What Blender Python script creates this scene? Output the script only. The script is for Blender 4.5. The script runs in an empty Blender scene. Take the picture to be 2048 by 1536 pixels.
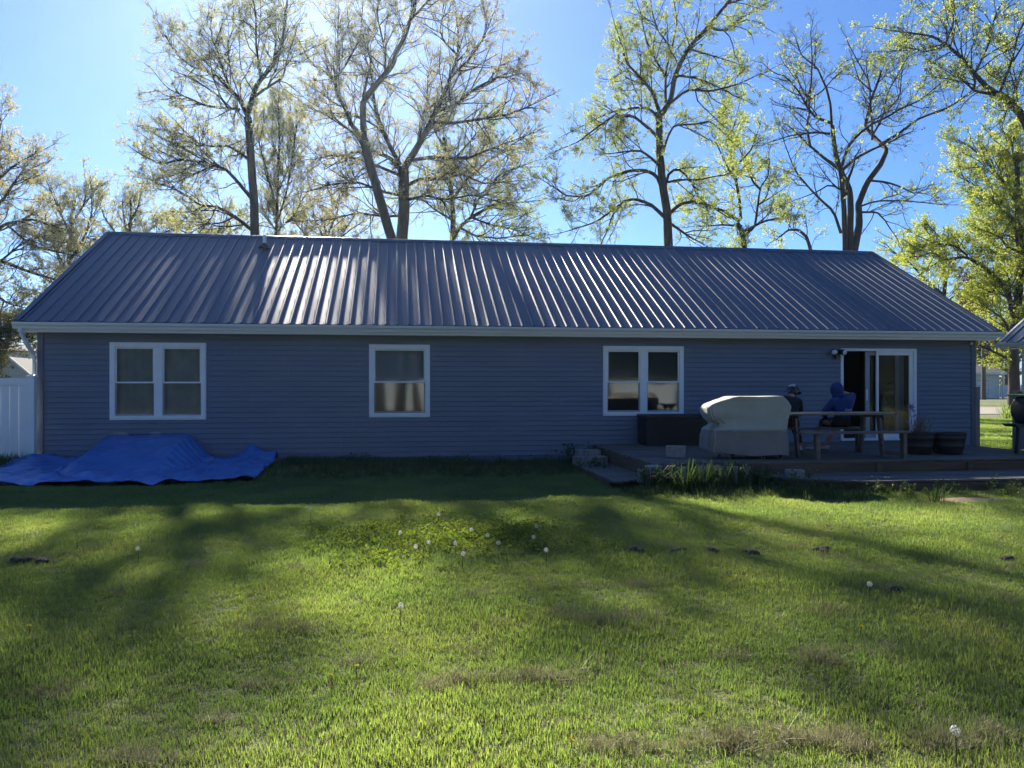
import bpy, bmesh, math, random
import numpy as np
from mathutils import Vector, Matrix

R = math.radians
rnd = random.Random(7)
rng = np.random.default_rng(11)
S = bpy.context.scene
C = S.collection

# ------------------------------------------------------------------ camera, sky, sun, exposure
cam = bpy.data.cameras.new('camera')
cam.sensor_width = 36.0
cam.lens = 27.914
cam.clip_start = 0.05
cam.clip_end = 1500
cam_ob = bpy.data.objects.new('camera', cam)
C.objects.link(cam_ob)
CAM = np.array([6.726, -16.172, 1.6])
YAW = R(8.2)
cam_ob.location = CAM
cam_ob.rotation_euler = (R(90.05), 0, -YAW)
S.camera = cam_ob

SUN_EL, SUN_AZ = R(29.2), R(-6.5)          # azimuth from +Y towards +X
w = bpy.data.worlds.new('World')
S.world = w
w.use_nodes = True
nt = w.node_tree
sky = nt.nodes.new('ShaderNodeTexSky')
sky.sky_type = 'NISHITA'
sky.sun_disc = False
sky.sun_elevation = SUN_EL
sky.sun_rotation = SUN_AZ
sky.air_density = 0.85
sky.dust_density = 0.28
sky.ozone_density = 10.0
bg = nt.nodes['Background']
bg.inputs['Strength'].default_value = 0.0430
nt.links.new(sky.outputs[0], bg.inputs['Color'])

sun = bpy.data.lights.new('sun', 'SUN')
sun.energy = 4.5
sun.angle = R(0.53)
sun.color = (1.0, 0.93, 0.80)
sun_ob = bpy.data.objects.new('sun', sun)
C.objects.link(sun_ob)
sd = Vector((math.sin(SUN_AZ) * math.cos(SUN_EL), math.cos(SUN_AZ) * math.cos(SUN_EL), math.sin(SUN_EL)))
sun_ob.rotation_euler = sd.to_track_quat('Z', 'Y').to_euler()
sun_ob.location = (0, 30, 40)

S.view_settings.view_transform = 'Standard'
S.view_settings.look = 'None'
S.view_settings.gamma = 1
S.view_settings.use_curve_mapping = False
S.view_settings.exposure = 1.95
try:
    S.cycles.max_bounces = 8
    S.cycles.transparent_max_bounces = 16
    S.cycles.sample_clamp_indirect = 6
    S.cycles.use_denoising = True
except Exception:
    pass

# ------------------------------------------------------------------ small helpers
FW = np.array([math.sin(YAW), math.cos(YAW), 0.0])
RT = np.array([math.cos(YAW), -math.sin(YAW), 0.0])


def at(x, y, d):
    """a point d metres in front of the viewpoint, seen in the photograph's direction (x, y)"""
    return CAM + d * (FW + RT * ((x - 1024) / 1588.0) + np.array([0, 0, 1.0]) * ((768 - y) / 1588.0))


def on_z(x, y, z=0.0):
    d = (CAM[2] - z) * 1588.0 / (y - 768)
    return at(x, y, d)


def on_y(x, y, Y):
    r = FW + RT * ((x - 1024) / 1588.0) + np.array([0, 0, 1.0]) * ((768 - y) / 1588.0)
    return CAM + r * ((Y - CAM[1]) / r[1])


def empty(name, label=None, cat=None, loc=(0, 0, 0), rz=0.0, group=None):
    o = bpy.data.objects.new(name, None)
    C.objects.link(o)
    o.empty_display_size = 0.1
    o.location = loc
    o.rotation_euler = (0, 0, rz)
    tag(o, label, cat, group)
    return o


def tag(o, label=None, cat=None, group=None, kind=None):
    if label: o['label'] = label
    if cat: o['category'] = cat
    if group: o['group'] = group
    if kind: o['kind'] = kind
    return o


class MB:
    def __init__(s):
        s.v, s.f, s.m = [], [], []

    def add(s, verts, faces, mi=0):
        b = len(s.v)
        s.v += [tuple(p) for p in verts]
        s.f += [tuple(i + b for i in f) for f in faces]
        s.m += [mi] * len(faces)
        return s

    def box(s, x0, x1, y0, y1, z0, z1, mi=0):
        v = [(x0, y0, z0), (x1, y0, z0), (x1, y1, z0), (x0, y1, z0), (x0, y0, z1), (x1, y0, z1), (x1, y1, z1), (x0, y1, z1)]
        return s.add(v, [(0, 3, 2, 1), (4, 5, 6, 7), (0, 1, 5, 4), (1, 2, 6, 5), (2, 3, 7, 6), (3, 0, 4, 7)], mi)

    def bar(s, a, b, wx, wy, up=(0, 0, 1), mi=0):
        """box beam from a to b with a wx by wy section"""
        a, b = Vector(a), Vector(b)
        t = (b - a).normalized()
        u = Vector(up)
        if abs(t.dot(u)) > 0.98: u = Vector((0, 1, 0))
        sx = t.cross(u).normalized()
        sy = sx.cross(t).normalized()
        v = []
        for p in (a, b):
            for cx, cy in ((-1, -1), (1, -1), (1, 1), (-1, 1)):
                v.append(p + sx * (cx * wx / 2) + sy * (cy * wy / 2))
        return s.add(v, [(0, 3, 2, 1), (4, 5, 6, 7), (0, 1, 5, 4), (1, 2, 6, 5), (2, 3, 7, 6), (3, 0, 4, 7)], mi)

    def tube(s, pts, rad, n=8, mi=0, cap=True):
        pts = [Vector(p) for p in pts]
        if not hasattr(rad, '__len__'): rad = [rad] * len(pts)
        t0 = (pts[1] - pts[0]).normalized()
        u = Vector((0, 0, 1)) if abs(t0.z) < 0.9 else Vector((1, 0, 0))
        u = (u - t0 * u.dot(t0)).normalized()
        V = []
        for i, p in enumerate(pts):
            t = (pts[min(i + 1, len(pts) - 1)] - pts[max(i - 1, 0)]).normalized()
            u = (u - t * u.dot(t)).normalized()
            q = t.cross(u)
            for k in range(n):
                a = 2 * math.pi * k / n
                V.append(p + (u * math.cos(a) + q * math.sin(a)) * rad[i])
        F = []
        for i in range(len(pts) - 1):
            for k in range(n):
                k2 = (k + 1) % n
                F.append((i * n + k, i * n + k2, (i + 1) * n + k2, (i + 1) * n + k))
        if cap:
            F.append(tuple(range(n - 1, -1, -1)))
            F.append(tuple((len(pts) - 1) * n + k for k in range(n)))
        return s.add(V, F, mi)

    def lathe(s, prof, c=(0, 0, 0), n=24, mi=0):
        V, F = [], []
        for (r, z) in prof:
            for k in range(n):
                a = 2 * math.pi * k / n
                V.append((c[0] + r * math.cos(a), c[1] + r * math.sin(a), c[2] + z))
        for i in range(len(prof) - 1):
            for k in range(n):
                k2 = (k + 1) % n
                F.append((i * n + k, i * n + k2, (i + 1) * n + k2, (i + 1) * n + k))
        return s.add(V, F, mi)

    def ball(s, c, r, n=10, mi=0, sc=(1, 1, 1), rot=None):
        V, F = [], []
        m = n // 2 + 1
        for i in range(m + 1):
            th = math.pi * i / m
            for k in range(n):
                a = 2 * math.pi * k / n
                p = Vector((math.sin(th) * math.cos(a) * sc[0], math.sin(th) * math.sin(a) * sc[1], math.cos(th) * sc[2])) * r
                if rot: p = rot @ p
                V.append(p + Vector(c))
        for i in range(m):
            for k in range(n):
                k2 = (k + 1) % n
                F.append((i * n + k, (i + 1) * n + k, (i + 1) * n + k2, i * n + k2))
        return s.add(V, F, mi)

    def prism(s, prof, axis, a, b, mi=0):
        """closed profile of 2D points swept along axis 'x' (points are (y,z)) or 'y' (points are (x,z))"""
        n = len(prof)
        V = []
        for t in (a, b):
            for p in prof:
                V.append((t, p[0], p[1]) if axis == 'x' else (p[0], t, p[1]))
        F = [(k, (k + 1) % n, n + (k + 1) % n, n + k) for k in range(n)]
        F += [tuple(range(n - 1, -1, -1)), tuple(range(n, 2 * n))]
        return s.add(V, F, mi)

    def mesh(s, name, mats, smooth=False):
        me = bpy.data.meshes.new(name)
        me.from_pydata([tuple(map(float, p)) for p in s.v], [], s.f)
        for m in (mats if isinstance(mats, (list, tuple)) else [mats]): me.materials.append(m)
        if any(s.m): me.polygons.foreach_set('material_index', s.m)
        if smooth: me.polygons.foreach_set('use_smooth', [True] * len(s.f))
        bm = bmesh.new(); bm.from_mesh(me)
        bmesh.ops.recalc_face_normals(bm, faces=bm.faces)
        bm.to_mesh(me); bm.free()
        me.update()
        return me

    def build(s, name, mats, parent=None, smooth=False, bevel=0.0, loc=None):
        return link(name, s.mesh(name, mats, smooth), parent, bevel, loc)


def link(name, me, parent=None, bevel=0.0, loc=None, segs=2):
    o = bpy.data.objects.new(name, me)
    C.objects.link(o)
    if parent is not None: o.parent = parent
    if loc is not None: o.location = loc
    if bevel:
        b = o.modifiers.new('bevel', 'BEVEL')
        b.width = bevel; b.segments = segs; b.limit_method = 'ANGLE'
    return o


def np_mesh(name, V, F, mat, smooth=False):
    """V (n,3), F (m,k) integer array"""
    me = bpy.data.meshes.new(name)
    V = np.ascontiguousarray(V, dtype=np.float32); F = np.ascontiguousarray(F, dtype=np.int32)
    k = F.shape[1]
    me.vertices.add(len(V)); me.vertices.foreach_set('co', V.ravel())
    me.loops.add(F.size); me.loops.foreach_set('vertex_index', F.ravel())
    me.polygons.add(len(F))
    me.polygons.foreach_set('loop_start', np.arange(len(F), dtype=np.int32) * k)
    if smooth: me.polygons.foreach_set('use_smooth', np.ones(len(F), dtype=bool))
    me.materials.append(mat)
    me.update(calc_edges=True)
    return me


# ------------------------------------------------------------------ materials
def mat(name, col, rough=0.6, var=0.12, scale=8.0, bump=0.0, bscale=60.0, metal=0.0, spec=0.5, col2=None, stretch=(1, 1, 1), coat=0.0, detail=6.0):
    m = bpy.data.materials.new(name)
    m.use_nodes = True
    t = m.node_tree
    p = t.nodes['Principled BSDF']
    p.inputs['Roughness'].default_value = rough
    p.inputs['Metallic'].default_value = metal
    p.inputs['Specular IOR Level'].default_value = spec
    p.inputs['Coat Weight'].default_value = coat
    tc = t.nodes.new('ShaderNodeTexCoord')
    mp = t.nodes.new('ShaderNodeMapping')
    mp.inputs['Scale'].default_value = stretch
    t.links.new(tc.outputs['Object'], mp.inputs['Vector'])
    n = t.nodes.new('ShaderNodeTexNoise')
    n.inputs['Scale'].default_value = scale
    n.inputs['Detail'].default_value = detail
    t.links.new(mp.outputs[0], n.inputs['Vector'])
    rp = t.nodes.new('ShaderNodeValToRGB')
    c1 = tuple(c * (1 - var) for c in col)
    c2 = tuple(min(1, c * (1 + var)) for c in (col2 or col))
    rp.color_ramp.elements[0].position = 0.3; rp.color_ramp.elements[0].color = (*c1, 1)
    rp.color_ramp.elements[1].position = 0.7; rp.color_ramp.elements[1].color = (*c2, 1)
    t.links.new(n.outputs['Fac'], rp.inputs[0])
    t.links.new(rp.outputs[0], p.inputs['Base Color'])
    if bump:
        n2 = t.nodes.new('ShaderNodeTexNoise')
        n2.inputs['Scale'].default_value = bscale
        n2.inputs['Detail'].default_value = 4
        t.links.new(mp.outputs[0], n2.inputs['Vector'])
        b = t.nodes.new('ShaderNodeBump')
        b.inputs['Strength'].default_value = bump
        b.inputs['Distance'].default_value = 0.01
        t.links.new(n2.outputs['Fac'], b.inputs['Height'])
        t.links.new(b.outputs[0], p.inputs['Normal'])
    return m


def leaf_mat(name, c1, c2, trans=0.55, scale=0.5, rough=0.5, tint=(1.15, 1.1, 0.6), fine=40.0, c3=None, gloss=0.03):
    """thin leaf: diffuse + translucent + a little gloss, colours vary over the plant"""
    m = bpy.data.materials.new(name)
    m.use_nodes = True
    t = m.node_tree
    t.nodes.remove(t.nodes['Principled BSDF'])
    out = t.nodes['Material Output']
    g = t.nodes.new('ShaderNodeNewGeometry')
    n = t.nodes.new('ShaderNodeTexNoise'); n.inputs['Scale'].default_value = scale; n.inputs['Detail'].default_value = 3
    n2 = t.nodes.new('ShaderNodeTexNoise'); n2.inputs['Scale'].default_value = fine; n2.inputs['Detail'].default_value = 1
    t.links.new(g.outputs['Position'], n.inputs['Vector'])
    t.links.new(g.outputs['Position'], n2.inputs['Vector'])
    add = t.nodes.new('ShaderNodeMath'); add.operation = 'ADD'
    half = t.nodes.new('ShaderNodeMath'); half.operation = 'MULTIPLY_ADD'; half.inputs[1].default_value = 0.6; half.inputs[2].default_value = -0.3
    t.links.new(n2.outputs['Fac'], half.inputs[0])
    t.links.new(n.outputs['Fac'], add.inputs[0]); t.links.new(half.outputs[0], add.inputs[1])
    rp = t.nodes.new('ShaderNodeValToRGB')
    rp.color_ramp.elements[0].position = 0.35; rp.color_ramp.elements[0].color = (*c1, 1)
    rp.color_ramp.elements[1].position = 0.65; rp.color_ramp.elements[1].color = (*c2, 1)
    if c3:
        e = rp.color_ramp.elements.new(0.78); e.color = (*c3, 1)
    t.links.new(add.outputs[0], rp.inputs[0])
    mul = t.nodes.new('ShaderNodeMix'); mul.data_type = 'RGBA'; mul.blend_type = 'MULTIPLY'; mul.inputs[0].default_value = 1
    mul.inputs[7].default_value = (*tint, 1)
    t.links.new(rp.outputs[0], mul.inputs[6])
    d = t.nodes.new('ShaderNodeBsdfDiffuse'); tr = t.nodes.new('ShaderNodeBsdfTranslucent'); gl = t.nodes.new('ShaderNodeBsdfGlossy')
    gl.inputs['Roughness'].default_value = rough
    t.links.new(rp.outputs[0], d.inputs['Color'])
    t.links.new(mul.outputs[2], tr.inputs['Color'])
    m1 = t.nodes.new('ShaderNodeMixShader'); m1.inputs[0].default_value = trans
    t.links.new(d.outputs[0], m1.inputs[1]); t.links.new(tr.outputs[0], m1.inputs[2])
    m2 = t.nodes.new('ShaderNodeMixShader'); m2.inputs[0].default_value = gloss
    t.links.new(m1.outputs[0], m2.inputs[1]); t.links.new(gl.outputs[0], m2.inputs[2])
    t.links.new(m2.outputs[0], out.inputs['Surface'])
    return m


def glass_mat(name, tint=(0.72, 0.82, 0.84), boost=2.0):
    m = bpy.data.materials.new(name)
    m.use_nodes = True
    t = m.node_tree
    t.nodes.remove(t.nodes['Principled BSDF'])
    out = t.nodes['Material Output']
    tr = t.nodes.new('ShaderNodeBsdfTransparent'); tr.inputs['Color'].default_value = (*tint, 1)
    gl = t.nodes.new('ShaderNodeBsdfGlossy'); gl.inputs['Roughness'].default_value = 0.045
    fr = t.nodes.new('ShaderNodeFresnel'); fr.inputs['IOR'].default_value = 1.5
    tc = t.nodes.new('ShaderNodeTexCoord')
    n = t.nodes.new('ShaderNodeTexNoise'); n.inputs['Scale'].default_value = 1.6; n.inputs['Detail'].default_value = 0
    t.links.new(tc.outputs['Object'], n.inputs['Vector'])
    b = t.nodes.new('ShaderNodeBump'); b.inputs['Strength'].default_value = 0.08; b.inputs['Distance'].default_value = 0.03
    t.links.new(n.outputs['Fac'], b.inputs['Height'])
    t.links.new(b.outputs[0], gl.inputs['Normal'])
    mu = t.nodes.new('ShaderNodeMath'); mu.operation = 'MULTIPLY'; mu.inputs[1].default_value = boost; mu.use_clamp = True
    t.links.new(fr.outputs[0], mu.inputs[0])
    mx = t.nodes.new('ShaderNodeMixShader')
    t.links.new(mu.outputs[0], mx.inputs[0]); t.links.new(tr.outputs[0], mx.inputs[1]); t.links.new(gl.outputs[0], mx.inputs[2])
    t.links.new(mx.outputs[0], out.inputs['Surface'])
    return m


M = {}
M['siding'] = mat('vinyl_siding', (0.140, 0.170, 0.238), 0.5, 0.10, 0.9, 0.12, 40, stretch=(1, 1, 6))
M['corner'] = mat('corner_vinyl', (0.10, 0.12, 0.17), 0.5, 0.06, 2)
M['roof'] = mat('roof_steel', (0.052, 0.074, 0.122), 0.42, 0.07, 0.9, 0.05, 3.5, spec=0.45, stretch=(1.5, 0.4, 0.4))
M['white'] = mat('white_vinyl', (0.82, 0.84, 0.86), 0.4, 0.04, 3)
M['gutter'] = mat('white_aluminium', (0.70, 0.72, 0.72), 0.4, 0.06, 1.5, stretch=(0.3, 1, 1))
M['soffit'] = mat('soffit', (0.55, 0.56, 0.54), 0.6, 0.05, 3)
M['concrete'] = mat('concrete', (0.30, 0.26, 0.22), 0.9, 0.25, 5, 0.3, 80)
M['glass'] = glass_mat('window_glass')
M['interior'] = mat('interior_wall', (0.16, 0.20, 0.21), 0.8, 0.05, 2)
M['dark_in'] = mat('interior_dark', (0.05, 0.04, 0.04), 0.8, 0.2, 2)
M['blind'] = mat('grey_blind', (0.26, 0.32, 0.36), 0.8, 0.08, 3)
M['shade'] = mat('dark_shade', (0.09, 0.11, 0.12), 0.8, 0.08, 3)
M['curtain'] = mat('sheer_curtain', (0.33, 0.40, 0.44), 0.9, 0.12, 4)
M['screen'] = mat('grey_frame', (0.34, 0.34, 0.40), 0.5, 0.08, 3)
M['deck'] = mat('weathered_wood', (0.135, 0.115, 0.105), 0.85, 0.35, 3.0, 0.4, 60, stretch=(0.25, 5, 5))
M['deck_face'] = mat('brown_wood', (0.13, 0.085, 0.055), 0.85, 0.35, 3.0, 0.4, 60, stretch=(0.25, 5, 5))
M['post'] = mat('grey_post_wood', (0.25, 0.215, 0.19), 0.85, 0.25, 4, 0.3, 60, stretch=(5, 5, 0.4))
M['table'] = mat('table_wood', (0.145, 0.118, 0.105), 0.55, 0.25, 3, 0.25, 60, stretch=(0.3, 5, 5))
M['cover'] = mat('cover_light', (0.40, 0.395, 0.35), 0.85, 0.08, 3, 0.25, 14)
M['cover2'] = mat('cover_taupe', (0.235, 0.21, 0.205), 0.85, 0.10, 3, 0.25, 14)
M['black'] = mat('black_metal', (0.022, 0.022, 0.026), 0.45, 0.2, 6)
M['rubber'] = mat('rubber', (0.02, 0.02, 0.02), 0.7, 0.2, 6)
M['resin'] = mat('dark_resin', (0.018, 0.016, 0.018), 0.5, 0.2, 5)
M['pot'] = mat('dark_pot', (0.020, 0.018, 0.020), 0.55, 0.25, 6, 0.2, 30)
M['soil'] = mat('soil', (0.06, 0.045, 0.035), 0.95, 0.3, 20, 0.6, 40)
M['block'] = mat('concrete_block', (0.27, 0.25, 0.235), 0.95, 0.18, 12, 0.5, 90)
M['stone'] = mat('pale_stone', (0.26, 0.255, 0.24), 0.9, 0.2, 10, 0.5, 40)
M['bark'] = mat('bark', (0.052, 0.042, 0.035), 0.95, 0.35, 6, 0.8, 14, stretch=(1, 1, 0.25))
M['twig'] = mat('twig_bark', (0.065, 0.052, 0.042), 0.95, 0.3, 4)
M['asphalt'] = mat('asphalt', (0.20, 0.175, 0.155), 0.9, 0.12, 3, 0.3, 90)
M['dirt'] = mat('dirt', (0.24, 0.16, 0.10), 0.95, 0.3, 6, 0.6, 60)
M['steel'] = mat('galvanised', (0.45, 0.46, 0.48), 0.35, 0.1, 6, metal=0.8)
M['brass'] = mat('brass', (0.5, 0.45, 0.35), 0.35, 0.1, 6, metal=0.9)
M['lens'] = mat('lamp_lens', (0.75, 0.77, 0.78), 0.2, 0.05, 6)
M['skin'] = mat('skin', (0.42, 0.25, 0.18), 0.55, 0.08, 20)
M['far_white'] = mat('far_white_siding', (0.62, 0.62, 0.60), 0.7, 0.08, 2)
M['far_grey'] = mat('far_grey_siding', (0.34, 0.36, 0.37), 0.7, 0.08, 2)
M['shingle'] = mat('dark_shingle', (0.055, 0.055, 0.062), 0.9, 0.2, 6)
M['pole'] = mat('pole_wood', (0.11, 0.085, 0.07), 0.9, 0.2, 4, stretch=(4, 4, .3))
M['pale_blue'] = mat('pale_wall', (0.66, 0.70, 0.74), 0.6, 0.04, 2)

# tarp
def tarp_mat():
    m = mat('blue_tarp', (0.062, 0.190, 0.52), 0.36, 0.15, 2.2, 0.7, 9, spec=0.5)
    return m
M['tarp'] = tarp_mat()

M['grass'] = leaf_mat('grass_blade', (0.105, 0.160, 0.056), (0.185, 0.235, 0.085), trans=0.55, scale=0.8, rough=0.5, tint=(1.72, 1.78, 0.8), fine=25, c3=(0.22, 0.225, 0.10))
M['straw'] = leaf_mat('dead_grass', (0.20, 0.185, 0.095), (0.35, 0.32, 0.18), trans=0.3, scale=2, tint=(1, 1, 1))
M['weed'] = leaf_mat('weed_leaf', (0.045, 0.080, 0.026), (0.100, 0.140, 0.042), trans=0.4, scale=2.5)
M['lily'] = leaf_mat('lily_leaf', (0.030, 0.065, 0.022), (0.075, 0.115, 0.035), trans=0.35, scale=2.5)
M['yellow'] = leaf_mat('yellow_petal', (0.55, 0.42, 0.02), (0.7, 0.55, 0.03), trans=0.3)
M['clover'] = leaf_mat('clover_leaf', (0.08, 0.125, 0.035), (0.14, 0.18, 0.05), trans=0.55, scale=2.5, gloss=0.008, tint=(1.4, 1.4, .5))
M['fluff'] = leaf_mat('dandelion_fluff', (0.62, 0.62, 0.58), (0.72, 0.72, 0.68), trans=0.4, tint=(1, 1, 1))
M['drystem'] = leaf_mat('dry_stem', (0.16, 0.12, 0.08), (0.26, 0.20, 0.13), trans=0.2, tint=(1, 1, 1))


def ground_mat():
    m = bpy.data.materials.new('lawn_ground')
    m.use_nodes = True
    t = m.node_tree
    p = t.nodes['Principled BSDF']
    p.inputs['Roughness'].default_value = 0.95
    p.inputs['Specular IOR Level'].default_value = 0.2
    g = t.nodes.new('ShaderNodeNewGeometry')
    n = t.nodes.new('ShaderNodeTexNoise'); n.inputs['Scale'].default_value = 0.5; n.inputs['Detail'].default_value = 8; n.inputs['Roughness'].default_value = 0.7
    t.links.new(g.outputs['Position'], n.inputs['Vector'])
    rp = t.nodes.new('ShaderNodeValToRGB')
    rp.color_ramp.elements[0].position = 0.3; rp.color_ramp.elements[0].color = (0.075, 0.085, 0.036, 1)
    rp.color_ramp.elements[1].position = 0.72; rp.color_ramp.elements[1].color = (0.16, 0.17, 0.075, 1)
    t.links.new(n.outputs['Fac'], rp.inputs[0])
    t.links.new(rp.outputs[0], p.inputs['Base Color'])
    n2 = t.nodes.new('ShaderNodeTexNoise'); n2.inputs['Scale'].default_value = 30; n2.inputs['Detail'].default_value = 6
    t.links.new(g.outputs['Position'], n2.inputs['Vector'])
    b = t.nodes.new('ShaderNodeBump'); b.inputs['Strength'].default_value = 0.8; b.inputs['Distance'].default_value = 0.03
    t.links.new(n2.outputs['Fac'], b.inputs['Height']); t.links.new(b.outputs[0], p.inputs['Normal'])
    return m
M['ground'] = ground_mat()


# ------------------------------------------------------------------ ground
def sstep(a, b, x):
    t = np.clip((x - a) / (b - a), 0, 1)
    return t * t * (3 - 2 * t)


def hz(X, Y):
    X = np.asarray(X, float); Y = np.asarray(Y, float)
    rise = (0.10 * (1 - sstep(3.0, 8.0, X)) + 0.02) * sstep(-3.0, -0.4, Y) * (1 - sstep(9.5, 14, Y))
    und = 0.016 * np.sin(X * 1.1 + 0.6 * np.sin(Y * 0.9)) * np.sin(Y * 1.35 + 0.4) + 0.010 * np.sin(X * 2.7 + Y * 1.9) + 0.006 * np.sin(X * 5.3 - Y * 4.1 + 1.0)
    und = und * (1 - sstep(-2.5, -1.0, Y)) * sstep(-40, -18, Y)
    return rise + und


xs = np.concatenate([[-200, -90, -45, -22], np.arange(-12, 32.01, 0.25), [45, 80, 140, 200]])
ys = np.concatenate([[-70, -45, -24], np.arange(-17, 1.01, 0.25), np.arange(2, 15, 1.0), [22, 40, 80, 160, 260]])
GX, GY = np.meshgrid(xs, ys, indexing='ij')
GZ = hz(GX, GY)
V = np.stack([GX, GY, GZ], -1).reshape(-1, 3)
nx, ny = len(xs), len(ys)
I = np.arange(nx * ny).reshape(nx, ny)
F = np.stack([I[:-1, :-1], I[1:, :-1], I[1:, 1:], I[:-1, 1:]], -1).reshape(-1, 4)
lawn = link('lawn', np_mesh('lawn', V, F, M['ground'], True)); tag(lawn, kind='structure')

road = MB().box(-199, 199, 22.5, 34.0, -0.1, 0.03).build('street', M['asphalt']); tag(road, kind='structure')
walk = MB().box(19.7, 60, 5.0, 6.1, -0.1, 0.02).build('path', M['dirt']); tag(walk, kind='structure')

# ------------------------------------------------------------------ thin scattering volume added to imitate veiling lens glare and lift the shade
hz_ = MB().box(-203, 203, -73, 263, -1.2, 28.0)
hm_ = bpy.data.materials.new('glare_haze'); hm_.use_nodes = True
ht = hm_.node_tree; ht.nodes.remove(ht.nodes['Principled BSDF'])
pv = ht.nodes.new('ShaderNodeVolumePrincipled')
pv.inputs['Color'].default_value = (0.66, 0.84, 1.0, 1)
pv.inputs['Density'].default_value = 0.00019
pv.inputs['Anisotropy'].default_value = 0.74
ht.links.new(pv.outputs[0], ht.nodes['Material Output'].inputs['Volume'])
glare_haze = hz_.build('glare_haze', hm_); tag(glare_haze, kind='stuff')

# ------------------------------------------------------------------ the house
HW, HD = 19.541, 8.784           # wall length, depth
EY, EZ = -0.3325, 2.7786         # roof edge
RY, RZ = 4.392, 5.2998           # ridge
SL = math.atan2(RZ - EZ, RY - EY)
house = empty('house', 'long single-storey house with slate blue siding and ribbed dark metal roof', 'house', (0, 0, 0))
OPEN = [(1.285, 3.02, 0.937, 2.397), (6.178, 7.356, 0.960, 2.391), (10.991, 12.714, 0.962, 2.395), (16.307, 18.108, 0.375, 2.394)]
SB = 0.135                        # siding bottom
CO = 0.1016                       # course height
ST = 2.600                        # soffit height

# wall core with the openings left out
wm = MB()
WT = 0.14
def wall_rects(x0, x1, z0, z1):
    out = []
    xsn = sorted({x0, x1, *[o[0] for o in OPEN], *[o[1] for o in OPEN]})
    for a, b in zip(xsn[:-1], xsn[1:]):
        zs = [(z0, z1)]
        for o in OPEN:
            if o[0] < (a + b) / 2 < o[1]: zs = [(z0, min(z1, o[2])), (max(z0, o[3]), z1)]
        out.append((a, b, [(p, q) for p, q in zs if q - p > 1e-4]))
    return out
for a, b, zs in wall_rects(0, HW, 0.02, ST + 0.1):
    for p, q in zs: wm.box(a, b, 0.0, WT, p, q)
wm.box(-0.0, WT, WT, HD - WT, 0.02, ST + 0.1); wm.box(HW - WT, HW, WT, HD - WT, 0.02, ST + 0.1)
wm.box(0, HW, HD - WT, HD, 0.02, ST + 0.1)
for x0, x1 in ((0.0, WT), (HW - WT, HW)):      # gable triangles
    wm.prism([(0.02, ST + 0.1), (HD - 0.02, ST + 0.1), (RY, RZ - 0.12)], 'x', x0, x1)
wall = wm.build('wall', M['siding'], house)

# siding courses, each plank its own piece
def plank(x0, x1, z0, z1, cb, y0=0.0):
    """piece of the course whose bottom is at cb; the face leans out towards its lower edge"""
    fy = lambda z: y0 - 0.030 + 0.026 * (z - cb) / CO
    v = []
    if z0 == cb: z0 = min(cb + 0.013, z1 - 0.004)       # open butt joint: the shadow gap under each lap
    for x in (x0, x1):
        v += [(x, y0 - 0.001, z0), (x, fy(z0), z0), (x, fy(z1), z1), (x, y0 - 0.001, z1)]
    return v, [(0, 1, 2, 3), (7, 6, 5, 4), (1, 5, 6, 2), (0, 4, 5, 1), (3, 2, 6, 7)]
k = 0
z = SB
jr = random.Random(3)
while z < ST - 0.012:
    z1 = min(z + CO, ST)
    if k % 2 == 0: off = jr.uniform(0, 3.6)
    runs, cur = [], []
    for a, b, zs in wall_rects(0.09, HW - 0.09, z, z1):
        if not zs:
            if cur: runs.append(cur); cur = []
        else:
            # split at the panel joints
            cuts = [a] + [q for q in np.arange(off - 3.66, HW, 3.66) if a + 0.15 < q < b - 0.15] + [b]
            for i in range(len(cuts) - 1):
                if i > 0: runs.append(cur); cur = []
                for p, q in zs: cur.append((cuts[i] + (0.0015 if i else 0), cuts[i + 1], p, q))
    if cur: runs.append(cur)
    for r in runs:
        mb = MB()
        for a, b, p, q in r:
            vv, ff = plank(a, b, p, q, z); mb.add(vv, ff)
        mb.build('siding_plank', M['siding'], wall)
    z += CO; k += 1
# end walls: the same courses as one part each (barely seen edge-on)
for side in (0, 1):
    mb = MB(); z = SB
    while z < RZ - 0.25:
        z1 = z + CO
        ins = max(0, (z1 - 2.62) / math.tan(SL)) if z1 > 2.62 else 0.0
        ya, yb = 0.02 + ins, HD - 0.02 - ins
        if yb - ya < 0.2: break
        xo = -0.017 if side == 0 else HW + 0.017
        xi = -0.004 if side == 0 else HW + 0.004
        xb = -0.001 if side == 0 else HW + 0.001
        v = []
        for y in (ya, yb): v += [(xb, y, z), (xo, y, z), (xi, y, z1), (xb, y, z1)]
        mb.add(v, [(0, 1, 2, 3), (7, 6, 5, 4), (1, 5, 6, 2), (0, 4, 5, 1), (3, 2, 6, 7)])
        z = z1
    mb.build('end_wall_siding', M['siding'], house)
for x0, x1 in ((-0.022, 0.09), (HW - 0.09, HW + 0.022)):
    mb = MB().box(x0, x1, -0.036, 0.0, SB, ST)
    xa = x0 if x0 < 1 else x1 - 0.02
    mb.box(xa, xa + 0.02, 0.0, 0.09, SB, ST)
    mb.build('corner_board', M['corner'], house, bevel=0.004)
MB().box(0.05, HW - 0.05, 0.012, HD - 0.05, -0.3, SB + 0.02).build('foundation', M['concrete'], house)
# rooms
rm = MB()
rm.box(0.15, HW - 0.15, 0.15, HD - 0.15, 0.30, 0.36); rm.box(0.15, HW - 0.15, 0.15, HD - 0.15, 2.5, 2.55)
rm.box(0.15, HW - 0.15, 4.2, 4.3, 0.36, 2.5)
for x in (5.0, 9.5, 14.3): rm.box(x, x + 0.1, 0.15, 4.2, 0.36, 2.5)
rm.build('inner_wall', M['interior'], house)

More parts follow.
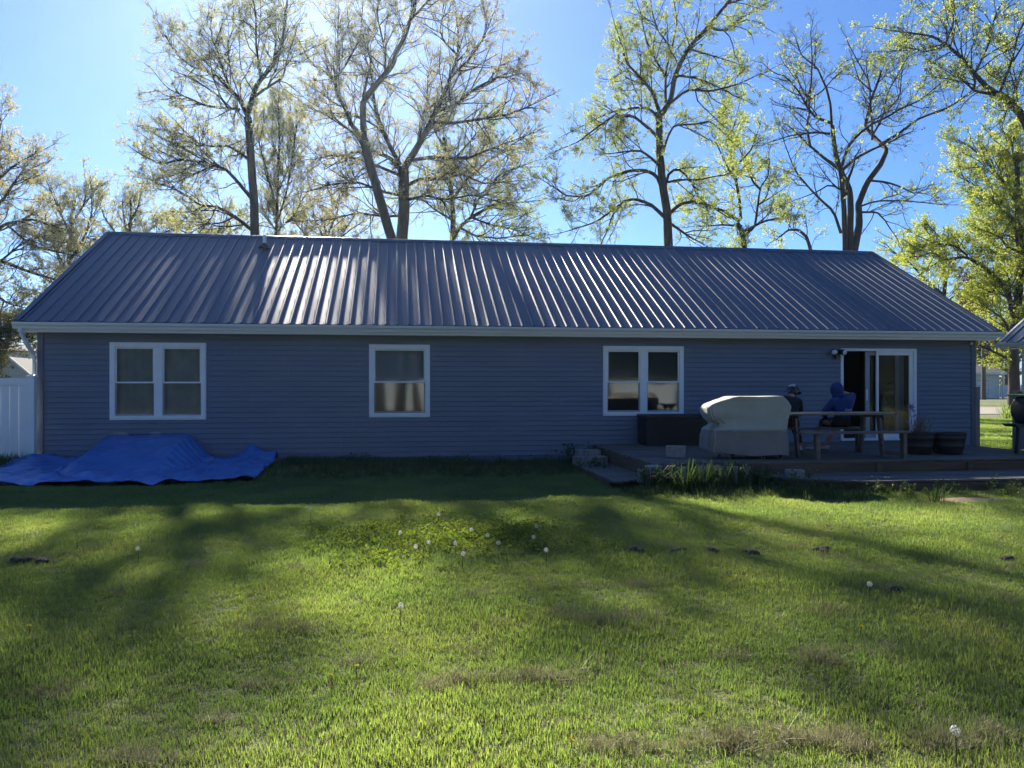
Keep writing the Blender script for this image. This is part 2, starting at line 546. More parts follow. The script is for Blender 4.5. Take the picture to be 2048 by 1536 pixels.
# ---- windows
def window(x0, x1, z0, z1, sashes, kind):
    wd = empty('window', None, None); wd.parent = house
    tr = 0.075
    fr = MB()
    fr.box(x0, x0 + tr, -0.044, 0.05, z0, z1); fr.box(x1 - tr, x1, -0.044, 0.05, z0, z1)
    fr.box(x0 + tr, x1 - tr, -0.044, 0.05, z1 - tr, z1); fr.box(x0 + tr, x1 - tr, -0.044, 0.05, z0, z0 + tr * 0.85)
    # outer J-trim lip
    e = 0.018
    fr.box(x0 - e, x0, -0.035, 0.0, z0 - e, z1 + e); fr.box(x1, x1 + e, -0.035, 0.0, z0 - e, z1 + e)
    fr.box(x0, x1, -0.035, 0.0, z1, z1 + e); fr.box(x0, x1, -0.035, 0.0, z0 - e, z0)
    n = sashes
    inner0, inner1 = x0 + tr, x1 - tr
    mull = 0.15
    spans = [(inner0, inner1)] if n == 1 else [(inner0, (x0 + x1) / 2 - mull / 2), ((x0 + x1) / 2 + mull / 2, inner1)]
    if n == 2: fr.box(spans[0][1], spans[1][0], -0.041, 0.05, z0 + tr * 0.85, z1 - tr)
    fr.build('frame', M['white'], wd, bevel=0.006)
    zb, zt = z0 + tr * 0.85, z1 - tr
    zm = zb + (zt - zb) * 0.475
    for a, b in spans:
        s = 0.03
        up = MB()
        up.box(a, a + s, -0.008, 0.02, zm, zt); up.box(b - s, b, -0.008, 0.02, zm, zt)
        up.box(a + s, b - s, -0.008, 0.02, zt - s, zt); up.box(a + s, b - s, -0.008, 0.02, zm, zm + s)
        so = up.build('sash', M['white'], wd, bevel=0.003)
        MB().add([(a + s, 0.004, zm + s), (b - s, 0.004, zm + s), (b - s, 0.004, zt - s), (a + s, 0.004, zt - s)], [(0, 1, 2, 3)]).build('pane', M['glass'], wd)
        lo = MB()
        lo.box(a, a + s * 0.8, 0.012, 0.04, zb, zm); lo.box(b - s * 0.8, b, 0.012, 0.04, zb, zm)
        lo.box(a + s * 0.8, b - s * 0.8, 0.012, 0.04, zb, zb + 0.035)
        lo.build('sash', M['screen'], wd, bevel=0.003)
        MB().add([(a + s * .8, 0.026, zb + .035), (b - s * .8, 0.026, zb + .035), (b - s * .8, 0.026, zm), (a + s * .8, 0.026, zm)], [(0, 1, 2, 3)]).build('pane', M['glass'], wd)
        if kind == 'curtain':
            cm = MB(); V = []; nn = 40; q = rnd.uniform(0, 6)
            for i in range(nn + 1):
                t = i / nn; x = a + (b - a) * t
                for (zz, am) in ((zb - 0.02, 1.3), (zm, 1.0), (zt + 0.02, 0.7)):
                    V.append((x, 0.13 + .45 * am * (0.016 * math.sin(t * 31 + q) + 0.014 * math.sin(t * 13 + q * 2 + zz)), zz))
            F = []
            for i in range(nn):
                for j in range(2): F.append((i * 3 + j, i * 3 + 3 + j, i * 3 + 4 + j, i * 3 + 1 + j))
            cm.add(V, F).build('curtain', M['curtain'], wd, True)
        elif kind in ('blind', 'shade'):
            bl = MB()
            nsl = 22
            for i in range(nsl):
                zz = zm + 0.02 + (zt - zm) * i / nsl
                bl.add([(a, 0.12, zz), (b, 0.12, zz), (b, 0.14, zz + 0.034), (a, 0.14, zz + 0.034)], [(0, 1, 2, 3)])
            bl.build('blind', M['blind'] if kind == 'blind' else M['shade'], wd)
    return wd
window(*OPEN[0], 2, 'curtain')
window(*OPEN[1], 1, 'blind')
window(*OPEN[2], 2, 'shade')

# ---- sliding door
dx0, dx1, dz0, dz1 = OPEN[3]
door = empty('sliding_door', None, None); door.parent = house
fr = MB()
fr.box(dx0, dx0 + 0.06, -0.046, 0.12, dz0, dz1); fr.box(dx1 - 0.06, dx1, -0.046, 0.12, dz0, dz1)
fr.box(dx0 + 0.06, dx1 - 0.06, -0.046, 0.12, dz1 - 0.055, dz1); fr.box(dx0, dx1, -0.06, 0.12, dz0, dz0 + 0.05)
fr.build('frame', M['white'], door, bevel=0.006)
px0, px1 = 17.165, dx1 - 0.06
pn = MB()
pn.box(px0, px0 + 0.055, -0.012, 0.03, dz0 + .05, dz1 - .055); pn.box(px1 - 0.095, px1, -0.012, 0.03, dz0 + .05, dz1 - .055)
pn.box(px0 + .055, px1 - .095, -0.012, 0.03, dz1 - .145, dz1 - .055); pn.box(px0 + .055, px1 - .095, -0.012, 0.03, dz0 + .05, dz0 + .15)
pn.build('fixed_panel', M['white'], door, bevel=0.005)
MB().add([(px0 + .055, .008, dz0 + .15), (px1 - .095, .008, dz0 + .15), (px1 - .095, .008, dz1 - .145), (px0 + .055, .008, dz1 - .145)], [(0, 1, 2, 3)]).build('pane', M['glass'], door)
qx0, qx1 = 16.94, 17.75
pn = MB()
pn.box(qx0, qx0 + 0.10, 0.045, 0.085, dz0 + .05, dz1 - .055); pn.box(qx1 - 0.10, qx1, 0.045, 0.085, dz0 + .05, dz1 - .055)
pn.box(qx0 + .1, qx1 - .1, 0.045, 0.085, dz1 - .145, dz1 - .055); pn.box(qx0 + .1, qx1 - .1, 0.045, 0.085, dz0 + .05, dz0 + .15)
pn.build('moving_panel', M['screen'], door, bevel=0.005)
MB().bar((qx0 + .02, 0.035, 1.25), (qx0 + .02, 0.035, 1.5), 0.03, 0.03).build('handle', M['white'], door, bevel=.004)
MB().add([(qx0 + .1, .065, dz0 + .15), (qx1 - .1, .065, dz0 + .15), (qx1 - .1, .065, dz1 - .145), (qx0 + .1, .065, dz1 - .145)], [(0, 1, 2, 3)]).build('pane', M['glass'], door)
# vertical blind strips hanging inside at the right of the door
vb = MB()
for i in range(3): vb.box(17.80 + i * 0.05, 17.835 + i * 0.05, 0.16, 0.165, 0.42, 2.3)
vb.build('blind', M['blind'], door)

# ---- roof
roof = empty('roof', None, None); roof.parent = house
RIB0, RP = 0.0884, 0.2286
slope_len = math.hypot(RY - EY, RZ - EZ)
def panel_mesh(nrib, name, half=0.1143):
    """steel roofing sheet: x across, y up the slope, ribs standing along z"""
    prof = [(-half, 0.0)]
    for r in range(nrib):
        c = r * RP
        prof += [(c - 0.031, 0.0), (c - 0.026, 0.003), (c - 0.0125, 0.0185), (c - 0.008, 0.0205), (c + 0.008, 0.0205), (c + 0.0125, 0.0185), (c + 0.026, 0.003), (c + 0.031, 0.0)]
    prof.append(((nrib - 1) * RP + half, 0.0))
    rows = [0.0, slope_len * .33, slope_len * .66, slope_len - 0.02]
    n = len(prof)
    mb = MB()
    V = [(x, y, z) for y in rows for (x, z) in prof]
    F = [(j * n + i, j * n + i + 1, (j + 1) * n + i + 1, (j + 1) * n + i) for j in range(len(rows) - 1) for i in range(n - 1)]
    # turned-down lower lip, closing the ends of the ribs
    b = len(V)
    V += [(x, 0.002, min(z, 0.0) - 0.012) for (x, z) in prof]
    F += [(b + i, b + i + 1, i + 1, i) for i in range(n - 1)]
    mb.add(V, F)
    # screw heads along each rib
    for r in range(nrib):
        for y in np.arange(0.06, slope_len - .1, 0.61):
            for sx in (-0.055,):
                c = r * RP + sx
                mb.add([(c + 0.007 * math.cos(a), y + 0.007 * math.sin(a), 0.0) for a in np.linspace(0, 5.24, 6)] + [(c + 0.005 * math.cos(a), y + 0.005 * math.sin(a), 0.007) for a in np.linspace(0, 5.24, 6)],
                       [(i, (i + 1) % 6, 6 + (i + 1) % 6, 6 + i) for i in range(6)] + [(6, 7, 8, 9, 10, 11)])
    return mb.mesh(name, M['roof'])
pm4 = panel_mesh(4, 'roof_panel'); pm3 = panel_mesh(3, 'roof_panel'); pm1 = panel_mesh(1, 'roof_panel')
panels = [(RIB0 - RP, pm1)] + [(RIB0 + p * 4 * RP, pm4) for p in range(21)] + [(RIB0 + 84 * RP, pm3)]
for x, me in panels:
    for back in (0, 1):
        o = link('roof_panel', me, roof)
        if not back:
            o.matrix_local = Matrix.Translation((x, EY, EZ)) @ Matrix.Rotation(SL + R(jr.uniform(-.05, .05)), 4, 'X')
        else:
            o.matrix_local = Matrix.Translation((x + (len(me.vertices) and 0), 2 * RY - EY, EZ)) @ Matrix.Scale(-1, 4, (0, 1, 0)) @ Matrix.Rotation(SL, 4, 'X')
rx0, rx1 = RIB0 - RP - 0.1143, RIB0 + 86 * RP + 0.1143
cap = MB()
cw = 0.17
dyc, dzc = cw * math.cos(SL), cw * math.sin(SL)
cap.prism([(RY - dyc, RZ - dzc + 0.026), (RY - 0.02, RZ + 0.030), (RY, RZ + 0.038), (RY + 0.02, RZ + 0.030), (RY + dyc, RZ - dzc + 0.026), (RY + dyc, RZ - dzc + 0.010), (RY, RZ + 0.020), (RY - dyc, RZ - dzc + 0.010)], 'x', rx0 - 0.01, rx1 + 0.01)
cap.build('ridge_cap', M['roof'], roof)
for xa, xb in ((rx0 - 0.045, rx0 + 0.055), (rx1 - 0.055, rx1 + 0.045)):
    for sgn in (1, -1):
        ya = EY if sgn == 1 else 2 * RY - EY
        MB().prism([(ya, EZ - 0.10), (ya, EZ + 0.030), (RY, RZ + 0.030), (RY, RZ - 0.10)], 'x', xa, xb).build('rake_trim', M['roof'], roof)
# roof deck below the sheets so that no light leaks
MB().prism([(EY + .03, EZ - 0.03), (RY, RZ - 0.03), (2 * RY - EY - .03, EZ - 0.03), (2 * RY - EY - .03, EZ - 0.06), (RY, RZ - 0.10), (EY + .03, EZ - 0.06)], 'x', rx0 + .02, rx1 - .02).build('roof_deck', M['dark_in'], roof)
for ya, yb in ((-0.295, 0.0), (HD, HD + 0.295)):
    MB().box(rx0 + .03, rx1 - .03, ya, yb, ST - 0.012, ST).build('soffit', M['soffit'], house)
MB().box(rx0 + .02, rx1 - .02, -0.32, -0.295, ST - 0.02, EZ - 0.02).build('fascia', M['gutter'], house)
# K-style gutter with end caps
g0, g1 = rx0 - 0.035, rx1 + 0.06
gp = [(-0.321, 2.752), (-0.321, 2.640), (-0.385, 2.640), (-0.392, 2.668), (-0.405, 2.690), (-0.432, 2.712), (-0.440, 2.738), (-0.440, 2.756), (-0.428, 2.756), (-0.428, 2.742), (-0.330, 2.655), (-0.330, 2.752)]
gut = empty('gutter', None, None); gut.parent = house
n_g = 5
for i in range(n_g):
    MB().prism(gp, 'x', g0 + (g1 - g0) * i / n_g + (0.001 if i else 0), g0 + (g1 - g0) * (i + 1) / n_g).build('gutter_length', M['gutter'], gut)
for x in (g0 - 0.004, g1 + 0.004):
    MB().prism([(-0.321, 2.752), (-0.321, 2.640), (-0.385, 2.640), (-0.40, 2.69), (-0.440, 2.73), (-0.440, 2.756)], 'x', x - 0.003, x + 0.003).build('end_cap', M['gutter'], gut)
dp = MB()
path = [(0.0 - 0.16, -0.375, 2.65), (-0.16, -0.375, 2.57), (-0.10, -0.27, 2.36), (-0.065, -0.05, 2.16), (-0.065, -0.03, 2.05), (-0.065, -0.03, 1.0), (-0.065, -0.03, 0.16)]
for a, b in zip(path[:-1], path[1:]): dp.bar(a, b, 0.075, 0.055, up=(1, 0, 0))
dp.build('downspout', M['gutter'], house, bevel=0.01)
# vent pipe through the roof
rd = None
for yy in np.arange(3.0, 4.4, 0.01):
    p = on_y(529, 494, yy)
    if p[2] <= EZ + (yy - EY) * math.tan(SL): rd = p; break
vp = empty('vent_pipe', None, None); vp.parent = house
MB().tube([(rd[0], rd[1], rd[2] - 0.05), (rd[0], rd[1], rd[2] + 0.30)], 0.043, 14).build('pipe', M['gutter'], vp, True)
MB().lathe([(0.15, -0.03), (0.14, 0.02), (0.075, 0.06), (0.052, 0.11), (0.046, 0.11)], (rd[0], rd[1], rd[2]), 16).build('boot', M['black'], vp, True)
# twin flood light by the door
fl = empty('flood_light', None, None); fl.parent = house
MB().tube([(16.19, -0.005, 2.30), (16.19, -0.05, 2.30)], 0.06, 14).build('base', M['black'], fl)
for x, zc, t in ((16.08, 2.315, (-0.3, -1, -0.25)), (16.27, 2.31, (0.5, -0.8, -0.2))):
    c = Vector((x, -0.14, zc)); d = Vector(t).normalized()
    lamp = MB().tube([c - d * 0.08, c - d * 0.05, c + d * 0.01, c + d * 0.055], [0.03, 0.045, 0.062, 0.068], 14)
    lamp.tube([(16.19, -0.04, 2.30), c - d * 0.06], 0.014, 8)
    lo = lamp.build('lamp', M['black'], fl, True)
    MB().ball(c + d * 0.05, 0.062, 12, sc=(1, 1, .9)).build('lens', M['lens'], lo, True)
MB().tube([(16.15, -0.05, 2.24), (16.13, -0.12, 2.17)], 0.028, 10).build('sensor', M['black'], fl)
wl = MB().ball((19.44, -0.05, 2.53), 0.04, 10).tube([(19.44, -0.0, 2.53), (19.44, -0.05, 2.53)], 0.022, 8)
wl.build('wall_sensor', M['lens'], house, True)
sg = MB().tube([(0.952, -0.0, 0.29), (0.952, -0.09, 0.29), (0.952, -0.12, 0.25)], 0.016, 8).tube([(0.90, -0.07, 0.33), (1.0, -0.07, 0.33)], 0.012, 8)
sg.tube([(0.952, -0.07, 0.29), (0.952, -0.07, 0.33)], 0.008, 6)
sg.build('spigot', M['brass'], house, True)

# ------------------------------------------------------------------ the deck
DZ = 0.355
DX0, DX1, DY0, DY1 = 10.72, 18.42, -4.06, -0.03
deck = empty('deck', 'low weathered grey wood deck running along the right half of the house', 'deck', (0, 0, 0))
bw = 0.139
y = DY0
jr = random.Random(5)
while y < DY1 - 0.05:
    # two or three boards per row, butted at joists
    cut = jr.choice((13.2, 14.4, 15.6))
    for a, b in ((DX0, cut), (cut + 0.004, DX1)):
        dz = jr.uniform(-0.004, 0.004)
        e = jr.uniform(-0.02, 0.02)
        MB().box(a + (e if a == DX0 else 0), b + (e if b == DX1 else 0), y, min(y + bw, DY1), DZ - 0.034 + dz, DZ + dz).build('deck_board', M['deck'], deck, bevel=0.004)
    y += bw + 0.006
fb = MB().box(DX0 + .03, DX1 - .03, DY0 + 0.01, DY0 + 0.048, 0.10, DZ - 0.042)
fb.build('rim_board', M['deck_face'], deck)
MB().box(DX0 + 0.01, DX0 + 0.05, DY0 + 0.06, -0.05, 0.05, DZ - 0.042).build('rim_board', M['deck_face'], deck)
MB().box(DX1 - 0.05, DX1 - 0.01, DY0 + 0.06, -0.05, 0.05, DZ - 0.042).build('rim_board', M['deck_face'], deck)
MB().box(DX0 + 0.06, DX1 - 0.06, DY0 + 0.10, -0.05, 0.0, DZ - 0.30).build('deck_frame', M['deck_face'], deck)
for x in (14.55, 16.2):
    MB().box(x, x + 0.09, DY0 - 0.025, DY0 + 0.008, 0.12, DZ - 0.04).build('rim_cleat', M['deck_face'], deck)

# curved lower step in front
step = empty('deck_step', 'low curved step platform of grey boards in front of the deck', 'step', (0, 0, 0))
SZ = 0.165
def step_front(x):
    t = (x - 15.05) / 2.62
    return DY0 - 1.42 * math.sqrt(max(0, 1 - t * t)) * (0.92 + 0.05 * math.sin(x * 2)) if abs(t) < 1 else DY0
yb = DY0 - 0.01
rows = []
while yb > DY0 - 1.42:
    ya = yb - 0.13
    ym = (ya + yb) / 2
    half = [x for x in np.arange(12.40, 17.70, 0.02) if step_front(x) <= ya + 0.02]
    if len(half) > 8: rows.append((ya, yb - 0.006, half[0], half[-1]))
    yb = ya
prev = None
for i, (ya, yb, xa, xb) in enumerate(rows):
    # front corners follow the curve: board ends cut on the slant
    nxt = rows[i + 1] if i + 1 < len(rows) else (0, 0, xa + 0.45, xb - 0.45)
    dz = jr.uniform(-0.003, 0.003)
    xa2, xb2 = xa, xb
    xa0 = prev[0] if prev else xa - 0.02
    xb0 = prev[1] if prev else xb + 0.02
    v = []
    for zz in (SZ - 0.034 + dz, SZ + dz): v += [(xa2, ya, zz), (xb2, ya, zz), (xb0, yb, zz), (xa0, yb, zz)]
    MB().add(v, [(0, 3, 2, 1), (4, 5, 6, 7), (0, 1, 5, 4), (1, 2, 6, 5), (2, 3, 7, 6), (3, 0, 4, 7)]).build('step_board', M['deck'], step, bevel=0.004)
    prev = (xa2, xb2)
sk = MB()
pts = [(x, step_front(x) + 0.06) for x in np.linspace(12.62, 17.5, 40)]
for (x0, y0), (x1, y1) in zip(pts[:-1], pts[1:]): sk.add([(x0, y0, -0.05), (x1, y1, -0.05), (x1, y1, SZ - 0.04), (x0, y0, SZ - 0.04)], [(0, 1, 2, 3)])
sk.build('skirt', M['deck_face'], step)
# plank walk along the deck's left side and the two step blocks at its far end
pw = empty('plank_walk', 'low plank walk along the left end of the deck', 'walkway', (0, 0, 0))
for i in range(5):
    x0 = 10.02 + i * 0.138
    MB().box(x0, x0 + 0.13, -4.35 + 0.10 * i, -1.55, 0.085, 0.115 + jr.uniform(-.003, .003)).build('plank', M['deck'], pw, bevel=.004)
MB().box(10.04, 10.66, -4.0, -1.6, -0.02, 0.082).build('walk_frame', M['deck_face'], pw)
o = MB().box(10.05, 10.68, -1.52, -1.22, 0.02, 0.235).build('step_block', M['post'], None, bevel=0.012)
tag(o, 'lower and wider grey timber step block left of the deck', 'step')
o = MB().box(10.16, 10.62, -1.21, -0.92, 0.02, 0.335).build('step_block', M['post'], None, bevel=0.012)
tag(o, 'upper and narrower grey timber step block left of the deck', 'step')

# ------------------------------------------------------------------ white vinyl fence at the left
fence = empty('fence', 'white vinyl privacy fence meeting the left corner of the house', 'fence', (0, 0, 0))
FY = -0.17
pb = MB().box(-0.12, 0.01, FY - 0.065, FY + 0.065, 0.0, 1.74)
po = pb.build('post', M['white'], fence, bevel=0.006)
MB().add([(-0.135, FY - .08, 1.74), (0.025, FY - .08, 1.74), (0.025, FY + .08, 1.74), (-0.135, FY + .08, 1.74), (-0.135, FY - .08, 1.765), (0.025, FY - .08, 1.765), (0.025, FY + .08, 1.765), (-0.135, FY + .08, 1.765), (-0.055, FY, 1.80)],
         [(0, 3, 2, 1), (0, 1, 5, 4), (1, 2, 6, 5), (2, 3, 7, 6), (3, 0, 4, 7), (4, 5, 8), (5, 6, 8), (6, 7, 8), (7, 4, 8)]).build('post_cap', M['white'], po)
for q in range(2):
    xr = -0.12 - q * 2.0
    MB().box(xr - 1.87, xr, FY - 0.027, FY + 0.027, 1.585, 1.72).build('rail', M['white'], fence, bevel=0.005)
    MB().box(xr - 1.87, xr, FY - 0.027, FY + 0.027, 0.14, 0.27).build('rail', M['white'], fence, bevel=0.005)
    nb = 12
    for i in range(nb):
        w_ = 1.87 / nb
        MB().box(xr - (i + 1) * w_ + 0.002, xr - i * w_ - 0.002, FY - 0.012, FY + 0.012, 0.27, 1.585).build('fence_board', M['white'], fence, bevel=0.004)
    MB().box(xr - 2.0, xr - 1.87, FY - 0.065, FY + 0.065, 0.0, 1.74).build('post', M['white'], fence, bevel=0.006)

# ------------------------------------------------------------------ blue tarp over the cellar bulkhead
def tarp_h(X, Y):
    base = hz(X, Y) + 0.035
    d = -Y - 0.10
    hgt = 0.48
    front = np.clip(1 - (d - 0.16) / 2.15, 0, 1)
    left = np.clip((X - 0.98) / 0.32, 0, 1); right = np.clip((3.20 - X) / 0.46, 0, 1)
    bulk = hgt * front * np.minimum(1, np.minimum(left, right) * 1.0)
    bulk = bulk * np.where(d < 0.05, 0.97, 1.0)
    fold = 0.022 * np.abs(np.sin(X * 2.3 + 1.5 * np.sin(Y * 2.1) + Y * 3.0)) + 0.016 * np.abs(np.sin(X * 4.7 - Y * 5.2 + 1.3 * np.sin(X * 1.7))) + 0.010 * np.sin(X * 9 + Y * 7 + 2 * np.sin(Y * 3 + X))
    amp = np.where(bulk > 0.04, 0.30, 1.6)
    side = np.where((X > 2.72) & (bulk > 0.03), 0.02 * np.sin((X * 0.7 + Y) * 26), 0)
    peak = 0.16 * np.exp(-(((X - 3.95) / 0.22) ** 2 + ((Y + 0.25) / 0.28) ** 2)) + 0.10 * np.exp(-(((X - 4.45) / 0.3) ** 2 + ((Y + 0.35) / 0.25) ** 2))
    ridge = 0.10 * np.exp(-((X + 0.25 - (Y + 1.0) * 0.55) / 0.16) ** 2) * (Y > -2.4)
    return base + bulk + fold * amp * 1.3 + side + peak * 1.25 + ridge + 0.006 * np.sin(X * 23 + 3 * np.sin(Y * 5)) * np.sin(Y * 19 + 2 * np.sin(X * 6))
nu, nv = 230, 110
U = np.linspace(0, 1, nu)[:, None] * np.ones((1, nv)); Vv = np.linspace(0, 1, nv)[None, :] * np.ones((nu, 1))
X0 = -2.2 + U * 6.62
Yf = -3.02 + 0.10 * np.sin(X0 * 1.7) + 0.05 * np.sin(X0 * 4.1) + 0.30 * np.clip((X0 - 2.9) / 1.7, 0, 1) + 0.9 * np.clip((X0 - 4.35) / 0.4, 0, 1) ** 2
Yb = np.where(X0 > 0.06, -0.055, -1.30 + 1.245 * sstep(-0.15, 0.06, X0))
TY = Yf + (Yb - Yf) * Vv
TX = X0 + 0.03 * np.sin(TY * 5) * (1 - Vv)
TZ = tarp_h(TX, TY)
cr_ = np.random.default_rng(9)
for i in range(110):                     # sharp creases across the sheet
    cx, cy, an, ln = cr_.uniform(-2.2, 4.5), cr_.uniform(-3.1, -.1), cr_.uniform(0, 3.14), cr_.uniform(.15, .7)
    u = (TX - cx) * math.cos(an) + (TY - cy) * math.sin(an); v = -(TX - cx) * math.sin(an) + (TY - cy) * math.cos(an)
    TZ = TZ + cr_.uniform(.006, .022) * np.exp(-np.abs(v) / .035) * np.clip(1 - (u / ln) ** 2, 0, 1)
I = np.arange(nu * nv).reshape(nu, nv)
F = np.stack([I[:-1, :-1], I[1:, :-1], I[1:, 1:], I[:-1, 1:]], -1).reshape(-1, 4)
tp = link('tarp', np_mesh('tarp', np.stack([TX, TY, TZ], -1).reshape(-1, 3), F, M['tarp'], True))
tag(tp, 'crumpled blue plastic tarp draped over a low bulkhead against the wall', 'tarp')
tp.modifiers.new('solid', 'SOLIDIFY').thickness = 0.004
def lump(c, sx, sy, sz, seed):
    q = random.Random(seed)
    bm = bmesh.new()
    bmesh.ops.create_icosphere(bm, subdivisions=3, radius=1)
    for v in bm.verts:
        p = v.co.copy()
        f = 1 + 0.10 * math.sin(p.x * 3 + seed) * math.cos(p.y * 4 + seed * 2) + 0.05 * q.uniform(-1, 1)
        v.co = Vector((p.x * sx * f, p.y * sy * f, max(p.z, -0.6) * sz * f)) + Vector(c)
    me = bpy.data.meshes.new('stone'); bm.to_mesh(me); bm.free()
    me.polygons.foreach_set('use_smooth', [True] * len(me.polygons))
    return me
for (x, sx, lab, sd_) in ((1.50, 0.19, 'larger flat pale stone weighing down the blue tarp', 3), (2.16, 0.12, 'smaller pale stone on the blue tarp below the left window', 5)):
    me = lump((0, 0, 0), sx, 0.08, 0.034, sd_); me.materials.append(M['stone'])
    zt = float(tarp_h(np.array(x), np.array(-0.17)))
    o = link('stone', me, None, loc=(x, -0.17, zt + 0.018)); tag(o, lab, 'stone', 'stones holding down the tarp')

# ------------------------------------------------------------------ things on the deck
# storage bench
sbx0, sbx1, sby0, sby1 = 11.70, 13.55, -0.72, -0.10
sb = empty('storage_bench', 'long dark resin storage bench under the right window', 'bench', (0, 0, DZ))
def up(mb, name, m, par, **kw):
    o = mb.build(name, m, par, **kw); return o
b = MB().box(sbx0, sbx1, sby0, sby1, 0.02, 0.56)
nsl = 46
for i in range(nsl):
    x = sbx0 + 0.02 + (sbx1 - sbx0 - 0.04) * (i + .5) / nsl
    b.box(x - 0.013, x + 0.013, sby0 - 0.010, sby0, 0.06, 0.54)
for i in range(14):
    yy = sby0 + 0.03 + (sby1 - sby0 - .06) * (i + .5) / 14
    b.box(sbx0 - 0.010, sbx0, yy - 0.013, yy + 0.013, 0.06, 0.54)
b.build('body', M['resin'], sb)
MB().box(sbx0 - 0.03, sbx1 + 0.03, sby0 - 0.035, sby1, 0.565, 0.635).build('lid', M['resin'], sb, bevel=0.02)
MB().box(sbx0 - 0.015, sbx1 + 0.015, sby0 - 0.018, sby0 - 0.0105, 0.0, 0.055).build('base_strip', M['resin'], sb)

# concrete block lying on the deck
p = on_z(1356, 914, DZ + .005)
cb = MB().box(-0.165, 0.165, -0.10, 0.10, 0.0, 0.195)
o = cb.build('concrete_block', M['block'], None, bevel=0.006, loc=(p[0], p[1] + 0.1, DZ + 0.005)); o.rotation_euler = (0, 0, R(-24))
tag(o, 'single grey concrete block standing on the deck before the storage bench', 'block')

# covered barbecue
bc = at(1494, 905, 13.35); gx, gy = bc[0], bc[1] + 0.15
grill = empty('covered_barbecue', 'barbecue under a two-tone beige cover standing on the deck', 'barbecue', (gx, gy, DZ), R(-4))
k_ = 13.35 / 1588
def sil(lst): return [((x - 1494) * k_, (912 - y) * k_ + 0.035) for x, y in lst]
Lp = sil([(1424, 905), (1414, 898), (1412, 872), (1418, 856), (1431, 847), (1421, 838), (1414, 825), (1413, 814), (1422, 806), (1442, 799), (1462, 792), (1474, 790)])
Rp = sil([(1579, 908), (1576, 880), (1573, 858), (1574, 838), (1579, 825), (1580, 812), (1573, 801), (1566, 794), (1562, 790)])
zz_ = np.unique(np.concatenate([np.linspace(0.07, 1.045, 46), np.linspace(1.0, 1.055, 6)]))
lx = np.interp(zz_, [q[1] for q in Lp], [q[0] for q in Lp]); rx = np.interp(zz_, [q[1] for q in Rp], [q[0] for q in Rp])
nr = 72
V = []
for i, z in enumerate(zz_):
    t = z / 1.05
    dep = 0.33 * (1 - 0.10 * t)
    pinch = math.exp(-((z - 0.60) / 0.09) ** 2)
    for j in range(nr):
        a = 2 * math.pi * j / nr
        ca, sa = math.cos(a), math.sin(a)
        e = 0.13
        ux = math.copysign(abs(ca) ** e, ca); uy = math.copysign(abs(sa) ** e, sa)
        cx, hx = (lx[i] + rx[i]) / 2, (rx[i] - lx[i]) / 2
        x = cx + hx * ux
        yv = dep * uy
        side = max(0, min(1, (-(x) - 0.16) / 0.42))       # left shelf side is narrower and tied in
        side = side * side * (3 - 2 * side)
        yv *= 1 - 0.32 * side * pinch - 0.20 * side
        low = max(0, 1 - z / .8)
        fold = 0.009 * math.sin(ux * 9 + uy * 4 + z * 3) + 0.007 * math.sin(ux * 17 - z * 9) + 0.020 * low * (1 - 2 * abs(math.sin(x * 10.5 + math.sin(z * 4))) ** .6) + 0.006 * math.sin(x * 37 + z * 14 + 3 * math.sin(x * 5)) + 0.030 * side * (.3 + pinch) * (1 - 2 * abs(math.sin(a * 9 + z * 3)))
        V.append((x + fold * ca, yv + fold * (1 if uy > 0 else -1) * abs(uy), z + ((0.016 * math.sin(ux * 5 + uy) + 0.03 * side) if i < 3 else 0) - (0.012 * math.exp(-((x - .1) / .3) ** 2) * abs(uy) if i >= len(zz_) - 3 else 0)))
F = []
mi = []
for i in range(len(zz_) - 1):
    for j in range(nr):
        j2 = (j + 1) % nr
        F.append((i * nr + j, i * nr + j2, (i + 1) * nr + j2, (i + 1) * nr + j))
top = (len(zz_) - 1) * nr
F.append(tuple(top + j for j in range(nr)))
def cover_piece(name, m, lo, hi):
    mb = MB()
    fs = [f for f in F if lo <= np.mean([V[q][2] for q in f]) < hi]
    used = sorted({q for f in fs for q in f}); mp_ = {q: i for i, q in enumerate(used)}
    mb.add([V[q] for q in used], [tuple(mp_[q] for q in f) for f in fs])
    o = mb.build(name, m, grill, True)
    o.data.set_sharp_from_angle(angle=R(38))
    o.modifiers.new('solid', 'SOLIDIFY').thickness = 0.004
    return o
cover_piece('cover_top', M['cover'], 0.475, 2); cover_piece('cover_skirt', M['cover2'], -1, 0.475)
MB().tube([(x, -0.335 * (1 - 0.10 * .45) - 0.006 + 0.004 * math.sin(x * 20), 0.475) for x in np.linspace(-.30, .60, 16)], 0.006, 6).build('seam', M['cover'], grill, True)
# tie cord
MB().tube([(lx[26] + 0.02, -0.25, 0.60), (lx[20] + 0.05, -0.33, 0.42), (-0.62, -0.34, 0.10)], 0.006, 6).build('cord', M['cover'], grill, True)
gb = MB().box(-0.42, 0.52, -0.20, 0.20, 0.10, 0.14)
for x in (-0.38, 0.50):
    for yv in (-0.2, 0.2): gb.box(x - .02, x + .02, yv * .8 - .02, yv * .8 + .02, 0.09, 0.40)
gb.build('cart_frame', M['black'], grill)
for x in (-0.48, -0.26, 0.30, 0.56):
    MB().tube([(x - 0.015, -0.20, 0.045), (x + 0.015, -0.20, 0.045)], 0.042, 14).build('caster', M['rubber'], grill, True)

